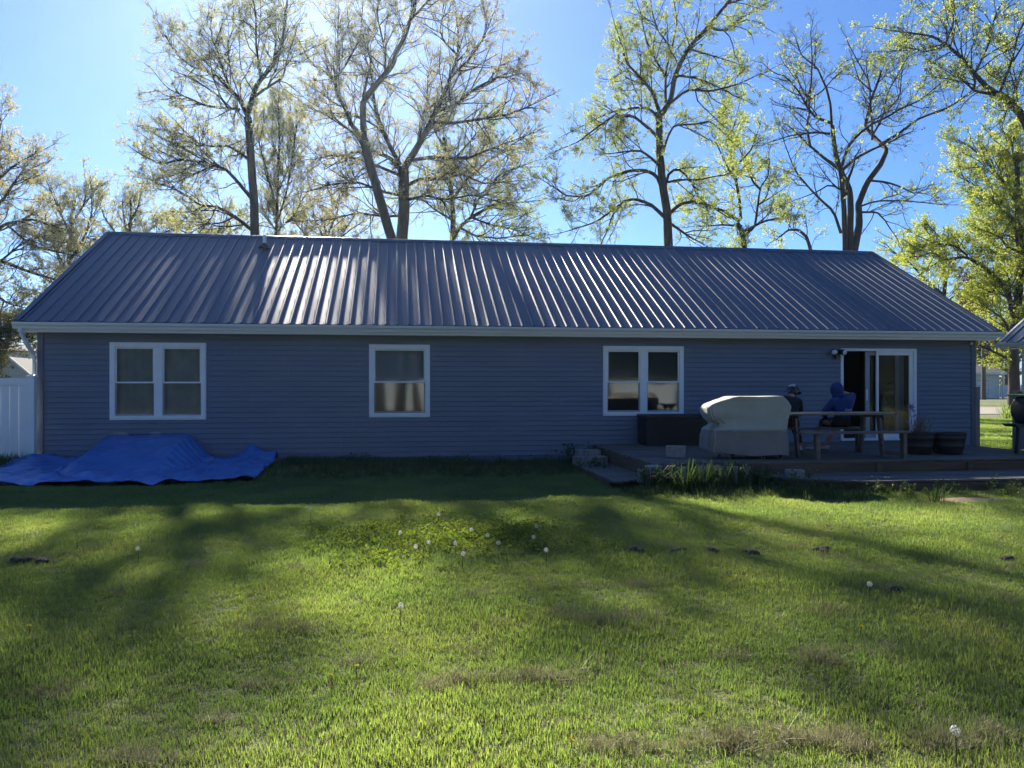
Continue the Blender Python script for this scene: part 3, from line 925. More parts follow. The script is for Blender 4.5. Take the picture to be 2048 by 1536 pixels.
# picnic table
TX0, TX1 = 13.34, 15.30
table = empty('picnic_table', 'brown wooden picnic table with attached benches on the deck', 'table', (0, 0, DZ))
for i in range(5):
    y0 = -3.50 + i * 0.149
    MB().box(TX0, TX1, y0, y0 + 0.143, 0.722, 0.76).build('table_board', M['table'], table, bevel=0.006)
for yb0, nm in ((-3.92, 'near'), (-2.62, 'far')):
    for i in range(2):
        MB().box(TX0 + 0.02, TX1 - 0.02, yb0 + i * 0.139, yb0 + i * 0.139 + 0.133, 0.425, 0.46).build('bench_board', M['table'], table, bevel=0.006)
for x in (TX0 + 0.17, TX1 - 0.22):
    MB().bar((x, -3.42, 0.0), (x, -3.30, 0.72), 0.045, 0.10, up=(0, 1, 0)).build('leg', M['table'], table, bevel=.004)
    MB().bar((x, -2.74, 0.0), (x, -2.86, 0.72), 0.045, 0.10, up=(0, 1, 0)).build('leg', M['table'], table, bevel=.004)
    MB().box(x - 0.022, x + 0.022, -3.46, -2.75, 0.665, 0.72).build('top_brace', M['table'], table)
    for s, yy in ((-1, -3.80), (1, -2.46)):
        MB().box(x + 0.10, x + 0.17, yy - 0.05, yy + 0.05, 0.0, 0.425).build('bench_leg', M['table'], table, bevel=.004)
        MB().bar((x + 0.12, yy, 0.07), (x + 0.02, -3.41 if s < 0 else -2.75, 0.07), 0.05, 0.07).build('foot_bar', M['table'], table)

# planters
def barrel(cx, cy, label, grp):
    b = empty('planter', label, 'planter', (cx, cy, DZ), 0, grp)
    pr = [(0.0, 0.0), (0.225, 0.0), (0.235, 0.02), (0.262, 0.13), (0.268, 0.135), (0.270, 0.16), (0.266, 0.165), (0.288, 0.27), (0.294, 0.275), (0.297, 0.305), (0.292, 0.31), (0.302, 0.365), (0.308, 0.375), (0.300, 0.385), (0.282, 0.375), (0.278, 0.32)]
    MB().lathe(pr, n=36).build('tub', M['pot'], b, True)
    MB().lathe([(0.28, 0.325), (0.0, 0.345)], n=24).build('soil', M['soil'], b)
    return b
p1 = on_z(1852, 908, DZ); p2 = on_z(1914, 908, DZ)
barrel(p1[0], p1[1] + 0.24, 'dark half-barrel planter holding dry grass stems beside the door', 'half-barrel planters')
barrel(p2[0], p2[1] + 0.24, 'empty dark half-barrel planter by the right corner of the house', 'half-barrel planters')
dg = MB(); jr = random.Random(8)
for i in range(85):
    a = jr.uniform(0, 6.28); r = jr.uniform(0, 0.22)
    x0, y0 = r * math.cos(a), r * math.sin(a)
    h = jr.uniform(0.12, 0.42) * (1.25 - 0.5 * (x0 + 0.2))
    lx_, ly_ = x0 * 0.5 + jr.uniform(-.08, .12), y0 * 0.4 + jr.uniform(-.06, .06)
    dg.tube([(x0, y0, 0.33), (x0 + lx_ * .35, y0 + ly_ * .35, 0.33 + h * .55), (x0 + lx_, y0 + ly_, 0.33 + h)], [0.004, 0.003, 0.0015], 3)
o = dg.build('dry_plant', M['drystem'], None, loc=(p1[0], p1[1] + 0.24, DZ)); tag(o, 'tuft of dry tan grass stems growing in the barrel planter', 'plant')
# flower stake
fs_ = empty('garden_stake', 'garden stake with a lilac metal flower beside the door', 'ornament', (p1[0] - 0.17, p1[1] + 0.18, DZ + 0.33))
MB().tube([(0, 0, 0), (0.01, 0, 0.3), (-0.02, 0, 0.50)], 0.006, 6).build('stem', M['black'], fs_, True)
M['lilac'] = mat('lilac_metal', (0.22, 0.20, 0.42), 0.5, 0.15, 10)
fl_ = MB()
for i in range(7):
    a = i * 2 * math.pi / 7; d = Vector((math.cos(a) * .8, -0.5, math.sin(a) * .8 + .2)).normalized(); q = d.cross(Vector((0, 1, .2))).normalized() * .022
    c = Vector((-0.03, -0.01, 0.50)); fl_.add([c, c + d * .05 + q, c + d * .10, c + d * .05 - q], [(0, 1, 2, 3)])
fl_.build('petals', M['lilac'], fs_)
lf = MB()
for a, z in ((2.9, .22), (0.3, .33), (0.6, .42)):
    d = Vector((math.cos(a), -.1, .35)); q = Vector((0, .02, .015)); c = Vector((0.005, 0, z)); lf.add([c, c + d * .06 + q, c + d * .12, c + d * .06 - q], [(0, 1, 2, 3)])
lf.build('leaf', M['lilac'], fs_)

# gate post and side screen at the right end of the deck
gp_ = empty('gate_post', 'weathered grey post standing at the opening right of the house corner', 'post', (0, 0, 0))
q = on_z(1953, 891, DZ)
MB().box(q[0] - .045, q[0] + .045, q[1] - .045, q[1] + .045, DZ + .005, 1.535).build('post', M['post'], gp_, bevel=.006)
MB().box(q[0] - .055, q[0] + .055, q[1] - .055, q[1] + .055, 1.536, 1.56).build('post_cap', M['post'], gp_, bevel=.006)
sc = empty('deck_screen', 'grey wooden screen of upright boards at the right edge of the deck', 'screen', (0, 0, 0))
q = on_z(2033, 899, DZ)
MB().box(q[0] - .05, q[0] + .05, q[1] - .05, q[1] + .05, DZ + .006, 1.50).build('post', M['post'], sc, bevel=.006)
for i in range(9):
    y1 = q[1] - .055 - i * .15
    MB().box(q[0] - .012, q[0] + .012, y1 - .143, y1, DZ + .03, 1.44).build('screen_board', M['post'], sc, bevel=.004)
MB().box(q[0] + .0125, q[0] + .05, q[1] - 1.4, q[1] - .055, 1.2, 1.29).build('rail', M['post'], sc)
# smoker with side shelf and a green tray of plants on top
q = at(2085, 850, 14.15)
sm = empty('smoker_grill', 'black barrel smoker with a folded-out side shelf at the right edge of the deck', 'grill', (q[0], q[1], DZ))
MB().tube([(-0.455, 0, 0.80), (-0.44, 0, 0.80), (0.5, 0, 0.80), (0.515, 0, 0.80)], [0.20, 0.235, 0.235, 0.20], 24).build('barrel', M['black'], sm, True)
MB().box(-0.40, 0.46, -0.19, 0.19, 0.50, 0.70).build('firebox', M['black'], sm, bevel=.02)
for x in (-0.38, 0.42):
    for yv in (-0.17, 0.17): MB().bar((x, yv, 0.005), (x * .95, yv * .8, 0.62), 0.04, 0.04).build('leg', M['black'], sm)
MB().add([(-0.68, -.17, .555), (-0.41, -.17, .555), (-0.41, .17, .555), (-0.68, .17, .555), (-0.60, -.17, .50), (-0.41, -.17, .50), (-0.41, .17, .50), (-0.60, .17, .50)], [(0, 1, 2, 3), (7, 6, 5, 4), (0, 4, 5, 1), (1, 5, 6, 2), (2, 6, 7, 3), (3, 7, 4, 0)]).build('side_shelf', M['black'], sm)
M['green_plastic'] = mat('green_plastic', (0.03, 0.16, 0.04), 0.45, 0.1, 6)
tr_ = empty('plant_tray', 'green plastic tray with seedlings lying on the black smoker', 'tray', (q[0], q[1], DZ + 1.04))
MB().box(-0.50, 0.50, -0.24, 0.24, 0.0, 0.035).build('tray', M['green_plastic'], tr_, bevel=.008)
sl = MB(); jr = random.Random(4)
for i in range(70):
    c = Vector((jr.uniform(-.46, .46), jr.uniform(-.2, .2), .035)); d = Vector((jr.uniform(-1, 1), jr.uniform(-1, 1), jr.uniform(.4, 1.6))).normalized() * jr.uniform(.04, .09); s = d.cross(Vector((jr.random(), 1, 0))).normalized() * .018
    sl.add([c, c + d * .6 + s, c + d, c + d * .6 - s], [(0, 1, 2, 3)])
sl.build('seedlings', M['weed'], tr_)

# blocks and stones before the deck
def blk(xa, xb, ytop, D, name, label, cat, m='block', h=0.30, dpt=0.2, grp=None):
    a = at(xa, ytop, D); b = at(xb, ytop, D)
    L = float(np.hypot(*(b - a)[:2])); z = a[2]
    o = MB().box(-L / 2, L / 2, 0, dpt, -h, 0).build(name, M[m], None, bevel=.008, loc=((a[0] + b[0]) / 2, (a[1] + b[1]) / 2, z))
    o.rotation_euler = (0, 0, -YAW + R(rnd.uniform(-4, 4)))
    return tag(o, label, cat, grp)
gB = 'concrete blocks edging the flower bed'
blk(1352, 1393, 933, 12.38, 'edging_block', 'concrete edging block with a bright top, left of its brighter neighbour', 'block', 'stone', .30, .10, gB)
blk(1397, 1437, 931, 12.36, 'edging_block', 'concrete edging block with the brightest top behind the lilies', 'block', 'stone', .30, .12, gB)
blk(1441, 1478, 932, 12.40, 'edging_block', 'dull grey edging block standing below the covered barbecue', 'block', 'block', .3, .12, gB)
blk(1481, 1505, 934, 12.40, 'edging_block', 'narrow edging block, rightmost of the row in front of the deck', 'block', 'block', .3, .12, gB)
def disc(x, y, D, r, h, label, m='stone'):
    c = at(x, y, D)
    o = MB().lathe([(0, 0), (r * .95, 0), (r, -.01), (r * 1.0, -h + .01), (r * .97, -h), (0, -h)], n=28).build('round_stone', M[m], None, True, loc=tuple(c))
    for p_ in o.data.polygons: p_.use_smooth = False
    return tag(o, label, 'stone')
disc(1309, 930, 12.25, .155, .36, 'round concrete stone standing at the left front corner of the deck')
disc(1589, 938, 12.5, .15, .27, 'round flat stone in front of the deck below the table')
blk(1276, 1292, 938, 12.35, 'edging_stone', 'small pale stone leaning beside the round stone at the deck corner', 'stone', 'stone', .2, .12)

# ------------------------------------------------------------------ neighbours' buildings
def sided_box(name, x0, x1, y0, y1, z0, z1, m, par, step_=0.14):
    mb = MB(); z = z0
    while z < z1 - 1e-3:
        zt = min(z + step_, z1)
        v = [(x0 - .015, y0 - .015, z), (x1 + .015, y0 - .015, z), (x1 + .015, y1 + .015, z), (x0 - .015, y1 + .015, z), (x0, y0, zt), (x1, y0, zt), (x1, y1, zt), (x0, y1, zt)]
        mb.add(v, [(0, 3, 2, 1), (4, 5, 6, 7), (0, 1, 5, 4), (1, 2, 6, 5), (2, 3, 7, 6), (3, 0, 4, 7)])
        z = zt
    return mb.build(name, m, par)
# outbuilding at the right, turned so that its long eave runs towards the viewer
q = on_y(1999, 684, 2.35)
gar = empty('garage', 'neighbouring outbuilding with pale wall and ribbed metal roof at the right edge', 'garage', (q[0], q[1], 0), R(-68))
gz0 = q[2]; GL = 6.0; run = 2.75; rise_ = run * math.tan(SL)
prof = []
for i in range(20):
    c = (i + .5) * .3
    prof += [(c - .15, 0), (c - .045, 0), (c - .018, .022), (c + .018, .022), (c + .045, 0)]
for sgn in (0, 1):
    V = []
    for t in (0, 1):
        for x, h in prof: V.append((x, (run * t) if not sgn else (2 * run - run * t), gz0 + rise_ * t + h))
    n = len(prof)
    MB().add(V, [(i, i + 1, n + i + 1, n + i) for i in range(n - 1)]).build('roof_slope', M['roof'], gar)
MB().prism([(.02, gz0 - .12), (.02, gz0 + .025), (run, gz0 + rise_ + .025), (2 * run, gz0 + .025), (2 * run, gz0 - .12), (run, gz0 + rise_ - .13)], 'x', -.05, -.002).build('rake_trim', M['gutter'], gar)
MB().prism([(-.01, gz0 - .02), (-.13, gz0 - .02), (-.12, gz0 - .07), (-.09, gz0 - .13), (-.01, gz0 - .13)], 'x', -.06, GL).build('gutter', M['gutter'], gar)
MB().box(0.0, GL, -.01, .42, gz0 - .16, gz0 - .14).build('soffit', M['soffit'], gar)
gw = MB(); z = 0.0
while z < gz0 - .17:
    zt = min(z + .2, gz0 - .16)
    gw.add([(.40, .385, z), (GL, .385, z), (GL, 5.1, z), (.40, 5.1, z), (.40, .40, zt), (GL, .40, zt), (GL, 5.1, zt), (.40, 5.1, zt)], [(0, 3, 2, 1), (4, 5, 6, 7), (0, 1, 5, 4), (1, 2, 6, 5), (2, 3, 7, 6), (3, 0, 4, 7)])
    z = zt
gw.build('wall', M['pale_blue'], gar)
MB().prism([(.40, gz0 - .155), (5.1, gz0 - .155), (run, gz0 + rise_ - .25)], 'x', .40, .5).build('gable', M['pale_blue'], gar)
MB().box(.36, .46, .36, .382, 0.0, gz0 - .165).build('corner_board', M['white'], gar)

# left: grey gabled shed and the white house behind it
D = 58.0
ap = at(24, 713, D); el = at(-16, 749, D); er = at(66, 749, D)
shed = empty('garden_shed', 'small grey gabled shed seen above the white fence', 'shed', (ap[0], ap[1], 0), -R(2))
hw = (er[0] - el[0]) / 2; ze = el[2]; za = ap[2]
sided_box('wall', -hw + .15, hw - .15, 0, 5, 0, ze - .02, M['far_grey'], shed)
gm = MB(); z = ze - .02
while z < za - .12:
    f = (za - z) / (za - ze); f2 = (za - z - .14) / (za - ze)
    gm.prism([(-hw * f + .1, z), (hw * f - .1, z), (hw * max(.02, f2) - .1 * (f2 > .2), z + .14), (-hw * max(.02, f2) + .1 * (f2 > .2), z + .14)], 'y', -0.01, 5)
    z += .14
gm.build('gable', M['far_grey'], shed)
for s in (-1, 1):
    MB().add([(0, -.3, za), (s * (hw + .2), -.3, ze - .15), (s * (hw + .2), 5.3, ze - .15), (0, 5.3, za), (0, -.3, za - .12), (s * (hw + .2), -.3, ze - .27), (s * (hw + .2), 5.3, ze - .27), (0, 5.3, za - .12)],
             [(0, 1, 2, 3), (7, 6, 5, 4), (1, 5, 6, 2), (2, 6, 7, 3)]).build('roof_slope', M['shingle'], shed)
    MB().add([(0, -.33, za + .01), (s * (hw + .22), -.33, ze - .16), (s * (hw + .22), -.33, ze - .33), (0, -.33, za - .18), (0, -.30, za + .01), (s * (hw + .22), -.30, ze - .16), (s * (hw + .22), -.30, ze - .33), (0, -.30, za - .18)],
             [(0, 1, 2, 3), (0, 4, 5, 1), (2, 6, 7, 3)]).build('rake_trim', M['far_white'], shed)
MB().tube([(0.08, -.05, za - .75), (0.08, -.25, za - .72)], .09, 8).build('lamp', M['black'], shed)
D = 88.0
wl_ = at(34, 702, D); wr = at(71, 702, D)
wh = empty('white_house', 'white two-storey house with dark roof beyond the shed at the left', 'house', (wl_[0], wl_[1], 0), -R(3))
W = 9.0
sided_box('wall', -6.5, 2.05, 0, 8, 0, wl_[2], M['far_white'], wh, .2)
MB().prism([(-.5, wl_[2] - .05), (8.5, wl_[2] - .05), (8.5, wl_[2] + .1), (4, wl_[2] + 1.0), (-.5, wl_[2] + .1)], 'x', -7, 2.6).build('roof', M['shingle'], wh)
MB().prism([(-3.5, 2.4), (-.02, 2.4), (-.02, wl_[2] - 1.35)], 'x', -6, 5.5).build('porch_roof', M['shingle'], wh)
sided_box('porch_wall', -5.5, 5.0, -3.0, -.02, 0, 2.38, M['far_white'], wh, .2)
# right: low white garage across the street, utility pole, fence
D = 92.0
a = at(1940, 742, D); b = at(2003, 742, D)
hr = empty('far_garage', 'low white garage with dark roof across the street', 'garage', (b[0], b[1], 0), -R(9))
sided_box('wall', -7.5, -.25, 0, 6, 0, a[2] - .35, M['far_white'], hr, .2)
MB().prism([(-.6, a[2] - .33), (6.6, a[2] - .33), (6.6, a[2] - .1), (3, a[2] + 1.1), (-.6, a[2] - .1)], 'x', -8, .3).build('roof', M['shingle'], hr)
MB().box(-7.9, .25, -.72, -.605, a[2] - .34, a[2] - .08).build('eave_board', M['far_white'], hr)
for x in (-5.4, -2.4):
    dd = MB()
    dd.box(x - .9, x + .9, -.05, -.017, 0, 2.1)
    o = dd.build('garage_door', M['far_grey'], hr)
    for i in range(4): MB().box(x - .85, x + .85, -.065, -.052, .06 + i * .5, .50 + i * .5).build('door_panel', M['far_white'], o)
MB().box(-7.0, -6.5, -.045, -.017, 1.0, 2.0).build('window', M['black'], hr)
MB().box(-.22, -.05, -.62, -.45, 0, a[2] - .35).build('porch_post', M['far_white'], hr)
wf = empty('picket_fence', 'white board fence beside the low garage across the street', 'fence', (b[0] + .6, b[1] + 1, 0), -R(9))
for i in range(22):
    MB().box(i * .22, i * .22 + .2, 0, .03, .1, 1.55 + (.04 if i % 2 else 0)).build('fence_board', M['far_white'], wf)
for z in (.4, 1.2): MB().box(0, 4.9, .03, .07, z, z + .1).build('rail', M['far_white'], wf)
b = on_z(1967, 798, 0)
pole = empty('utility_pole', 'dark wooden utility pole across the street right of the house', 'pole', (b[0], b[1], 0))
MB().tube([(0, 0, -.2), (0, 0, 11.8)], [.24, .17], 12).build('pole', M['pole'], pole, True)
MB().tube([(-.3, -.1, .1), (-.3, -.1, 9.5)], .04, 6).build('conduit', M['steel'], pole)

# unseen pale fence behind the viewpoint, added to brighten the lower window reflections
rf = empty('reflection_fence', 'long pale board fence, unseen, added behind the viewpoint for the window reflections', 'fence', (3, -33, 0))
bm_ = MB()
for i in range(76): bm_.box(i * .31, i * .31 + .3, 0, .03, .05, 1.78)
M['reflection_fence'] = mat('grey_white_fence', (0.38, 0.45, 0.50), 0.7, 0.10, 2)
o = bm_.build('fence_boards', M['reflection_fence'], rf); o['kind'] = 'stuff'

# ------------------------------------------------------------------ trees
def tubes_np(P, Rad, n):
    """P (N,K,3) polylines, Rad (N,K) radii -> verts, quads"""
    N, K, _ = P.shape
    T = np.empty_like(P)
    T[:, 1:-1] = P[:, 2:] - P[:, :-2]; T[:, 0] = P[:, 1] - P[:, 0]; T[:, -1] = P[:, -1] - P[:, -2]
    T /= np.linalg.norm(T, axis=2, keepdims=True) + 1e-9
    ref = np.tile(np.array([0.31, 0.87, 0.38]), (N, K, 1))
    U = np.cross(T, ref); U /= np.linalg.norm(U, axis=2, keepdims=True) + 1e-9
    W = np.cross(T, U)
    a = np.linspace(0, 2 * np.pi, n, endpoint=False)
    V = P[:, :, None, :] + Rad[:, :, None, None] * (np.cos(a)[None, None, :, None] * U[:, :, None, :] + np.sin(a)[None, None, :, None] * W[:, :, None, :])
    idx = np.arange(N * K * n).reshape(N, K, n)
    nxt = np.roll(idx, -1, axis=2)
    F = np.stack([idx[:, :-1], nxt[:, :-1], nxt[:, 1:], idx[:, 1:]], -1).reshape(-1, 4)
    return V.reshape(-1, 3), F


def unit(v):
    return v / (np.linalg.norm(v, axis=-1, keepdims=True) + 1e-9)


def sprout(P, Rad, count, length, ang, K, upb, r, tmin=0.2, tmax=1.0, wig=0.12, rfac=0.6, lpow=0.5):
    """children growing from polylines P: count per parent"""
    N, Kp, _ = P.shape
    t = r.uniform(tmin, tmax, (N, count))
    ft = t * (Kp - 1); i0 = np.minimum(ft.astype(int), Kp - 2); fr = (ft - i0)[..., None]
    n_ix = np.arange(N)[:, None]
    A, B = P[n_ix, i0], P[n_ix, i0 + 1]
    base = A * (1 - fr) + B * fr
    T = unit(B - A)
    rb = (Rad[n_ix, i0] * (1 - fr[..., 0]) + Rad[n_ix, i0 + 1] * fr[..., 0])
    rand = r.normal(size=T.shape)
    side = unit(rand - T * np.sum(rand * T, -1, keepdims=True))
    an = np.radians(r.uniform(ang[0], ang[1], t.shape))[..., None]
    d = np.cos(an) * T + np.sin(an) * side
    d[..., 2] += upb
    d = unit(d)
    L = r.uniform(length[0], length[1], t.shape) * (1.15 - lpow * t)
    base = base.reshape(-1, 3); d = d.reshape(-1, 3); L = L.reshape(-1); rb = rb.reshape(-1)
    pts = [base]
    cur = d.copy()
    for k in range(K - 1):
        cur = unit(cur + r.normal(size=cur.shape) * wig + np.array([0, 0, upb * 0.25]))
        pts.append(pts[-1] + cur * (L / (K - 1))[:, None])
    Pn = np.stack(pts, 1)
    r0 = np.minimum(rb * rfac, 0.012 * L + 0.004)
    Rn = r0[:, None] * np.linspace(1, 0.35, K)[None, :]
    return Pn, Rn


def resample(pl, K):
    pl = np.asarray(pl, float)
    seg = np.linalg.norm(np.diff(pl, axis=0), axis=1); s = np.concatenate([[0], np.cumsum(seg)])
    # Catmull-like smoothing through dense linear sampling followed by a blur
    q = np.linspace(0, s[-1], K * 3)
    d = np.stack([np.interp(q, s, pl[:, i]) for i in range(3)], 1)
    for _ in range(2):
        d[1:-1] = (d[:-2] + 2 * d[1:-1] + d[2:]) / 4
    return d[np.linspace(0, len(d) - 1, K).round().astype(int)]


def make_tree(label, D, limbs, leafm, seed, leaves=1.0, lsize=0.080, l2=(1.2, 3.1), spacing=0.42, n3=8, n4=6, depth=0.55, bark=None, group=None, upb=0.12, base=None, twigs=1.0, l3=(0.45, 1.1), l4=(0.16, 0.40), base_drop=True, lmin=0.3):
    """limbs: list of (points, start width px, end width px[, bare]) where points are photo directions at distance D;
    each limb wanders in depth as it leaves the trunk, so the crown is as deep as it is wide"""
    r = np.random.default_rng(seed)
    px = D / 1588.0
    tr = base if base is not None else at(limbs[0][0][0][0], 768, D)
    gx, gy = tr[0], tr[1]
    root = empty('tree', label, 'tree', (gx, gy, 0), 0, group)
    org = np.array([gx, gy, 0.0])
    lines, rads, grow = [], [], []
    starts = {}
    for li, lb in enumerate(limbs):
        pts, w0, w1 = lb[0], lb[1], lb[2]
        bare = lb[3] if len(lb) > 3 else 0.0
        P = np.array([at(x, y, D) for x, y in pts])
        if li == 0:
            if P[0][2] > 0.2 and base_drop:
                P = np.vstack([[P[0][0] + (P[0][0] - P[1][0]) * .15, P[0][1], -0.1], P])
            off = np.zeros(len(P))
        else:
            # depth: continue that of the nearest earlier limb point, then drift
            best = min(((np.linalg.norm((L_ - P[0])[:, [0, 2]], axis=1)).min(), np.argmin(np.linalg.norm((L_ - P[0])[:, [0, 2]], axis=1)), j) for j, L_ in enumerate(lines))
            d0 = lines[best[2]][best[1]][1] - P[0][1]
            lat = np.concatenate([[0], np.cumsum(np.linalg.norm(np.diff(P, axis=0), axis=1))])
            sl = r.choice([-1, 1]) * r.uniform(0.25, 1.0) * depth
            off = d0 + lat * sl + 0.12 * lat * np.sin(lat * r.uniform(.5, 1.1) + r.uniform(0, 6))
        # move along the viewing direction's ground projection so that size stays right in depth
        P = P + np.outer(off, np.array([0.0, 1.0, 0.0]))
        K = max(6, int(np.linalg.norm(np.diff(P, axis=0), axis=1).sum() / 0.35))
        L_ = resample(P, K)
        L_ += np.cumsum(r.normal(size=L_.shape) * 0.012, axis=0) * np.linspace(0, 1, K)[:, None]
        t = np.linspace(0, 1, K)
        rr = (w0 + (w1 - w0) * t) * px / 2
        if li == 0: rr[: max(1, K // 10)] *= 1.12
        lines.append(L_); rads.append(rr); grow.append(bare)
    tv, tf, nv_ = [], [], 0
    for L_, rr in zip(lines, rads):
        v, f = tubes_np(L_[None], rr[None], 9 if rr[0] > .1 else 6); tv.append(v - org); tf.append(f + nv_); nv_ += len(v)
    # second order from each limb
    P2s, R2s = [], []
    for L_, rr, bare in zip(lines, rads, grow):
        seg = np.linalg.norm(np.diff(L_, axis=0), axis=1).sum()
        c = max(3, int(seg * (1 - bare) / spacing))
        P2, R2 = sprout(L_[None], rr[None], c, l2, (28, 70), 6, upb, r, tmin=max(bare, 0.05), wig=0.20)
        P2s.append(P2); R2s.append(R2)
        # the limb's own end goes on as a fine branch
        if rr[-1] > 0.075: continue
        e = L_[-1][None] + 0; d = unit(L_[-1] - L_[-3])
        q = np.stack([L_[-1] + d * s * r.uniform(.8, 1.6) + np.array([0, 0, .06 * s]) + r.normal(size=3) * .05 * s for s in np.linspace(0, 1.4, 6)])[None]
        P2s.append(q); R2s.append(np.linspace(rr[-1], rr[-1] * .3, 6)[None])
    P2 = np.concatenate(P2s); R2 = np.concatenate(R2s)
    v, f = tubes_np(P2, R2, 4); tv.append(v - org); tf.append(f + nv_); nv_ += len(v)
    link('trunk', np_mesh('trunk', np.concatenate(tv), np.concatenate(tf), bark or M['bark'], True), root)
    P3, R3 = sprout(P2, R2, n3, l3, (25, 65), 3, upb, r, wig=0.22)
    P4, R4 = sprout(P3, R3, n4, l4, (25, 65), 2, upb * .8, r, wig=0.2)
    R3 = np.maximum(R3, 0.0042); R4 = np.maximum(R4, 0.0030)
    v3, f3 = tubes_np(P3, R3, 3)
    d4 = unit(P4[:, 1] - P4[:, 0]); s4 = unit(np.cross(d4, r.normal(size=d4.shape))) * R4[:, :1]
    v4 = np.stack([P4[:, 0] - s4, P4[:, 0] + s4, P4[:, 1] + s4 * .35, P4[:, 1] - s4 * .35], 1).reshape(-1, 3)
    f4 = np.arange(len(v4)).reshape(-1, 4)
    tw = link('twigs', np_mesh('twigs', np.concatenate([v3, v4]) - org, np.concatenate([f3, f4 + len(v3)]), M['twig']), root)
    tw['kind'] = 'stuff'
    # leaves: young leaves in small tufts at and near the twig ends, clumped by branch
    if leaves > 0:
        per = 8
        N = len(P4)
        clump = np.repeat(r.uniform(lmin, 1.0, len(P2)), n3 * n4)
        keep = r.uniform(size=N) < np.clip(leaves * clump, 0, 1)
        E4 = P4[keep]
        n = len(E4)
        t = r.uniform(0.35, 1.0, (n, per, 1))
        c = E4[:, None, 0] * (1 - t) + E4[:, None, 1] * t + r.normal(size=(n, per, 3)) * 0.05
        c = c.reshape(-1, 3)
        d = unit(r.normal(size=c.shape) + np.array([0, 0, -.25]))
        s = unit(np.cross(d, r.normal(size=c.shape)))
        L = lsize * r.uniform(.6, 1.25, (len(c), 1))
        nrm = np.cross(d, s)
        a0 = c + s * L * .45; a1 = c - s * L * .45; a2 = c + d * L * 1.05
        V = np.stack([a0, a1, a2], 1).reshape(-1, 3) - org
        F = np.arange(len(V)).reshape(-1, 3)
        cr = link('crown', np_mesh('crown', V, F, leafm), root); cr['kind'] = 'stuff'
    return root


LV = {}
LV['olive'] = leaf_mat('leaf_olive', (0.105, 0.105, 0.055), (0.165, 0.165, 0.085), trans=0.70, scale=.35, tint=(2.5, 2.5, 2.0))
LV['brown'] = leaf_mat('leaf_bronze', (0.11, 0.105, 0.06), (0.165, 0.155, 0.085), trans=0.70, scale=.35, tint=(2.5, 2.45, 2.0))
LV['green'] = leaf_mat('leaf_green', (0.095, 0.12, 0.035), (0.17, 0.19, 0.055), trans=0.62, scale=.35, tint=(2.4, 2.4, 1.4))
LV['lime'] = leaf_mat('leaf_lime', (0.13, 0.16, 0.035), (0.22, 0.24, 0.06), trans=0.65, scale=.35, tint=(2.2, 2.2, 1.1))
LV['purple'] = leaf_mat('leaf_purple', (0.065, 0.036, 0.034), (0.11, 0.07, 0.055), trans=0.45, scale=.5, tint=(1.1, .9, .8))
LV['dark'] = leaf_mat('leaf_dark', (0.05, 0.058, 0.028), (0.10, 0.105, 0.045), trans=0.45, scale=.5)
LV['ever'] = leaf_mat('leaf_evergreen', (0.012, 0.019, 0.016), (0.024, 0.034, 0.028), trans=0.2, scale=.5)

# A: tall tree left of the vent pipe
make_tree('tall slender tree with a long bare trunk rising behind the roof vent pipe', 42.0, [
    ([(510, 470), (508, 396), (501, 314), (495, 237), (494, 228)], 21, 15, .82),
    ([(494, 228), (476, 191), (456, 169), (424, 132), (392, 105), (346, 77), (314, 50), (296, 18)], 10, 3),
    ([(456, 169), (437, 127), (424, 82), (406, 41), (396, 0), (392, -40)], 5, 2),
    ([(440, 145), (446, 100), (440, 50), (446, 5), (440, -40)], 4, 2),
    ([(478, 216), (437, 205), (401, 196), (365, 178), (319, 155), (298, 132)], 6, 2),
    ([(494, 228), (501, 191), (504, 159), (515, 137), (538, 100), (554, 68), (558, 27), (560, -40)], 12, 5, .15),
    ([(503, 184), (529, 169), (565, 150), (575, 118), (590, 90)], 6, 2, .2),
    ([(538, 100), (540, 55), (536, 0), (532, -60)], 5, 2),
    ([(515, 137), (508, 82), (515, 36), (505, -30)], 5, 2),
    ([(499, 319), (474, 296), (447, 278), (410, 273), (378, 260), (346, 237), (292, 228)], 6, 2),
    ([(505, 398), (474, 360), (447, 328), (401, 310), (355, 305), (314, 314), (273, 292), (243, 269)], 8, 2, .1),
    ([(447, 328), (420, 318), (380, 330), (330, 345), (290, 340)], 4, 2),
    ([(508, 462), (480, 440), (460, 424), (428, 406), (392, 401), (355, 374), (319, 360)], 8, 2, .1),
    ([(470, 428), (440, 440), (400, 436), (360, 450)], 4, 2),
    ([(401, 310), (370, 290), (330, 265), (285, 240)], 4, 2),
], LV['olive'], 1, leaves=0.55, spacing=0.235, l2=(1.3, 3.4))
# C: slender young tree between A and B
make_tree('slim feathery tree standing between the two tall trees left of centre', 56.0, [
    ([(554, 470), (557, 365), (561, 273), (558, 219), (560, 185)], 9, 3, .25),
    ([(556, 440), (575, 380), (590, 320), (596, 260)], 4, 2), ([(556, 420), (540, 360), (528, 300), (524, 250)], 4, 2),
    ([(557, 380), (580, 310), (584, 250), (578, 210)], 4, 2), ([(560, 330), (542, 270), (540, 225)], 3, 2),
    ([(554, 460), (590, 430), (612, 390)], 4, 2), ([(554, 460), (528, 430), (515, 390)], 4, 2),
], LV['olive'], 2, leaves=.7, spacing=0.2, l2=(1.10, 2.64), upb=.35)
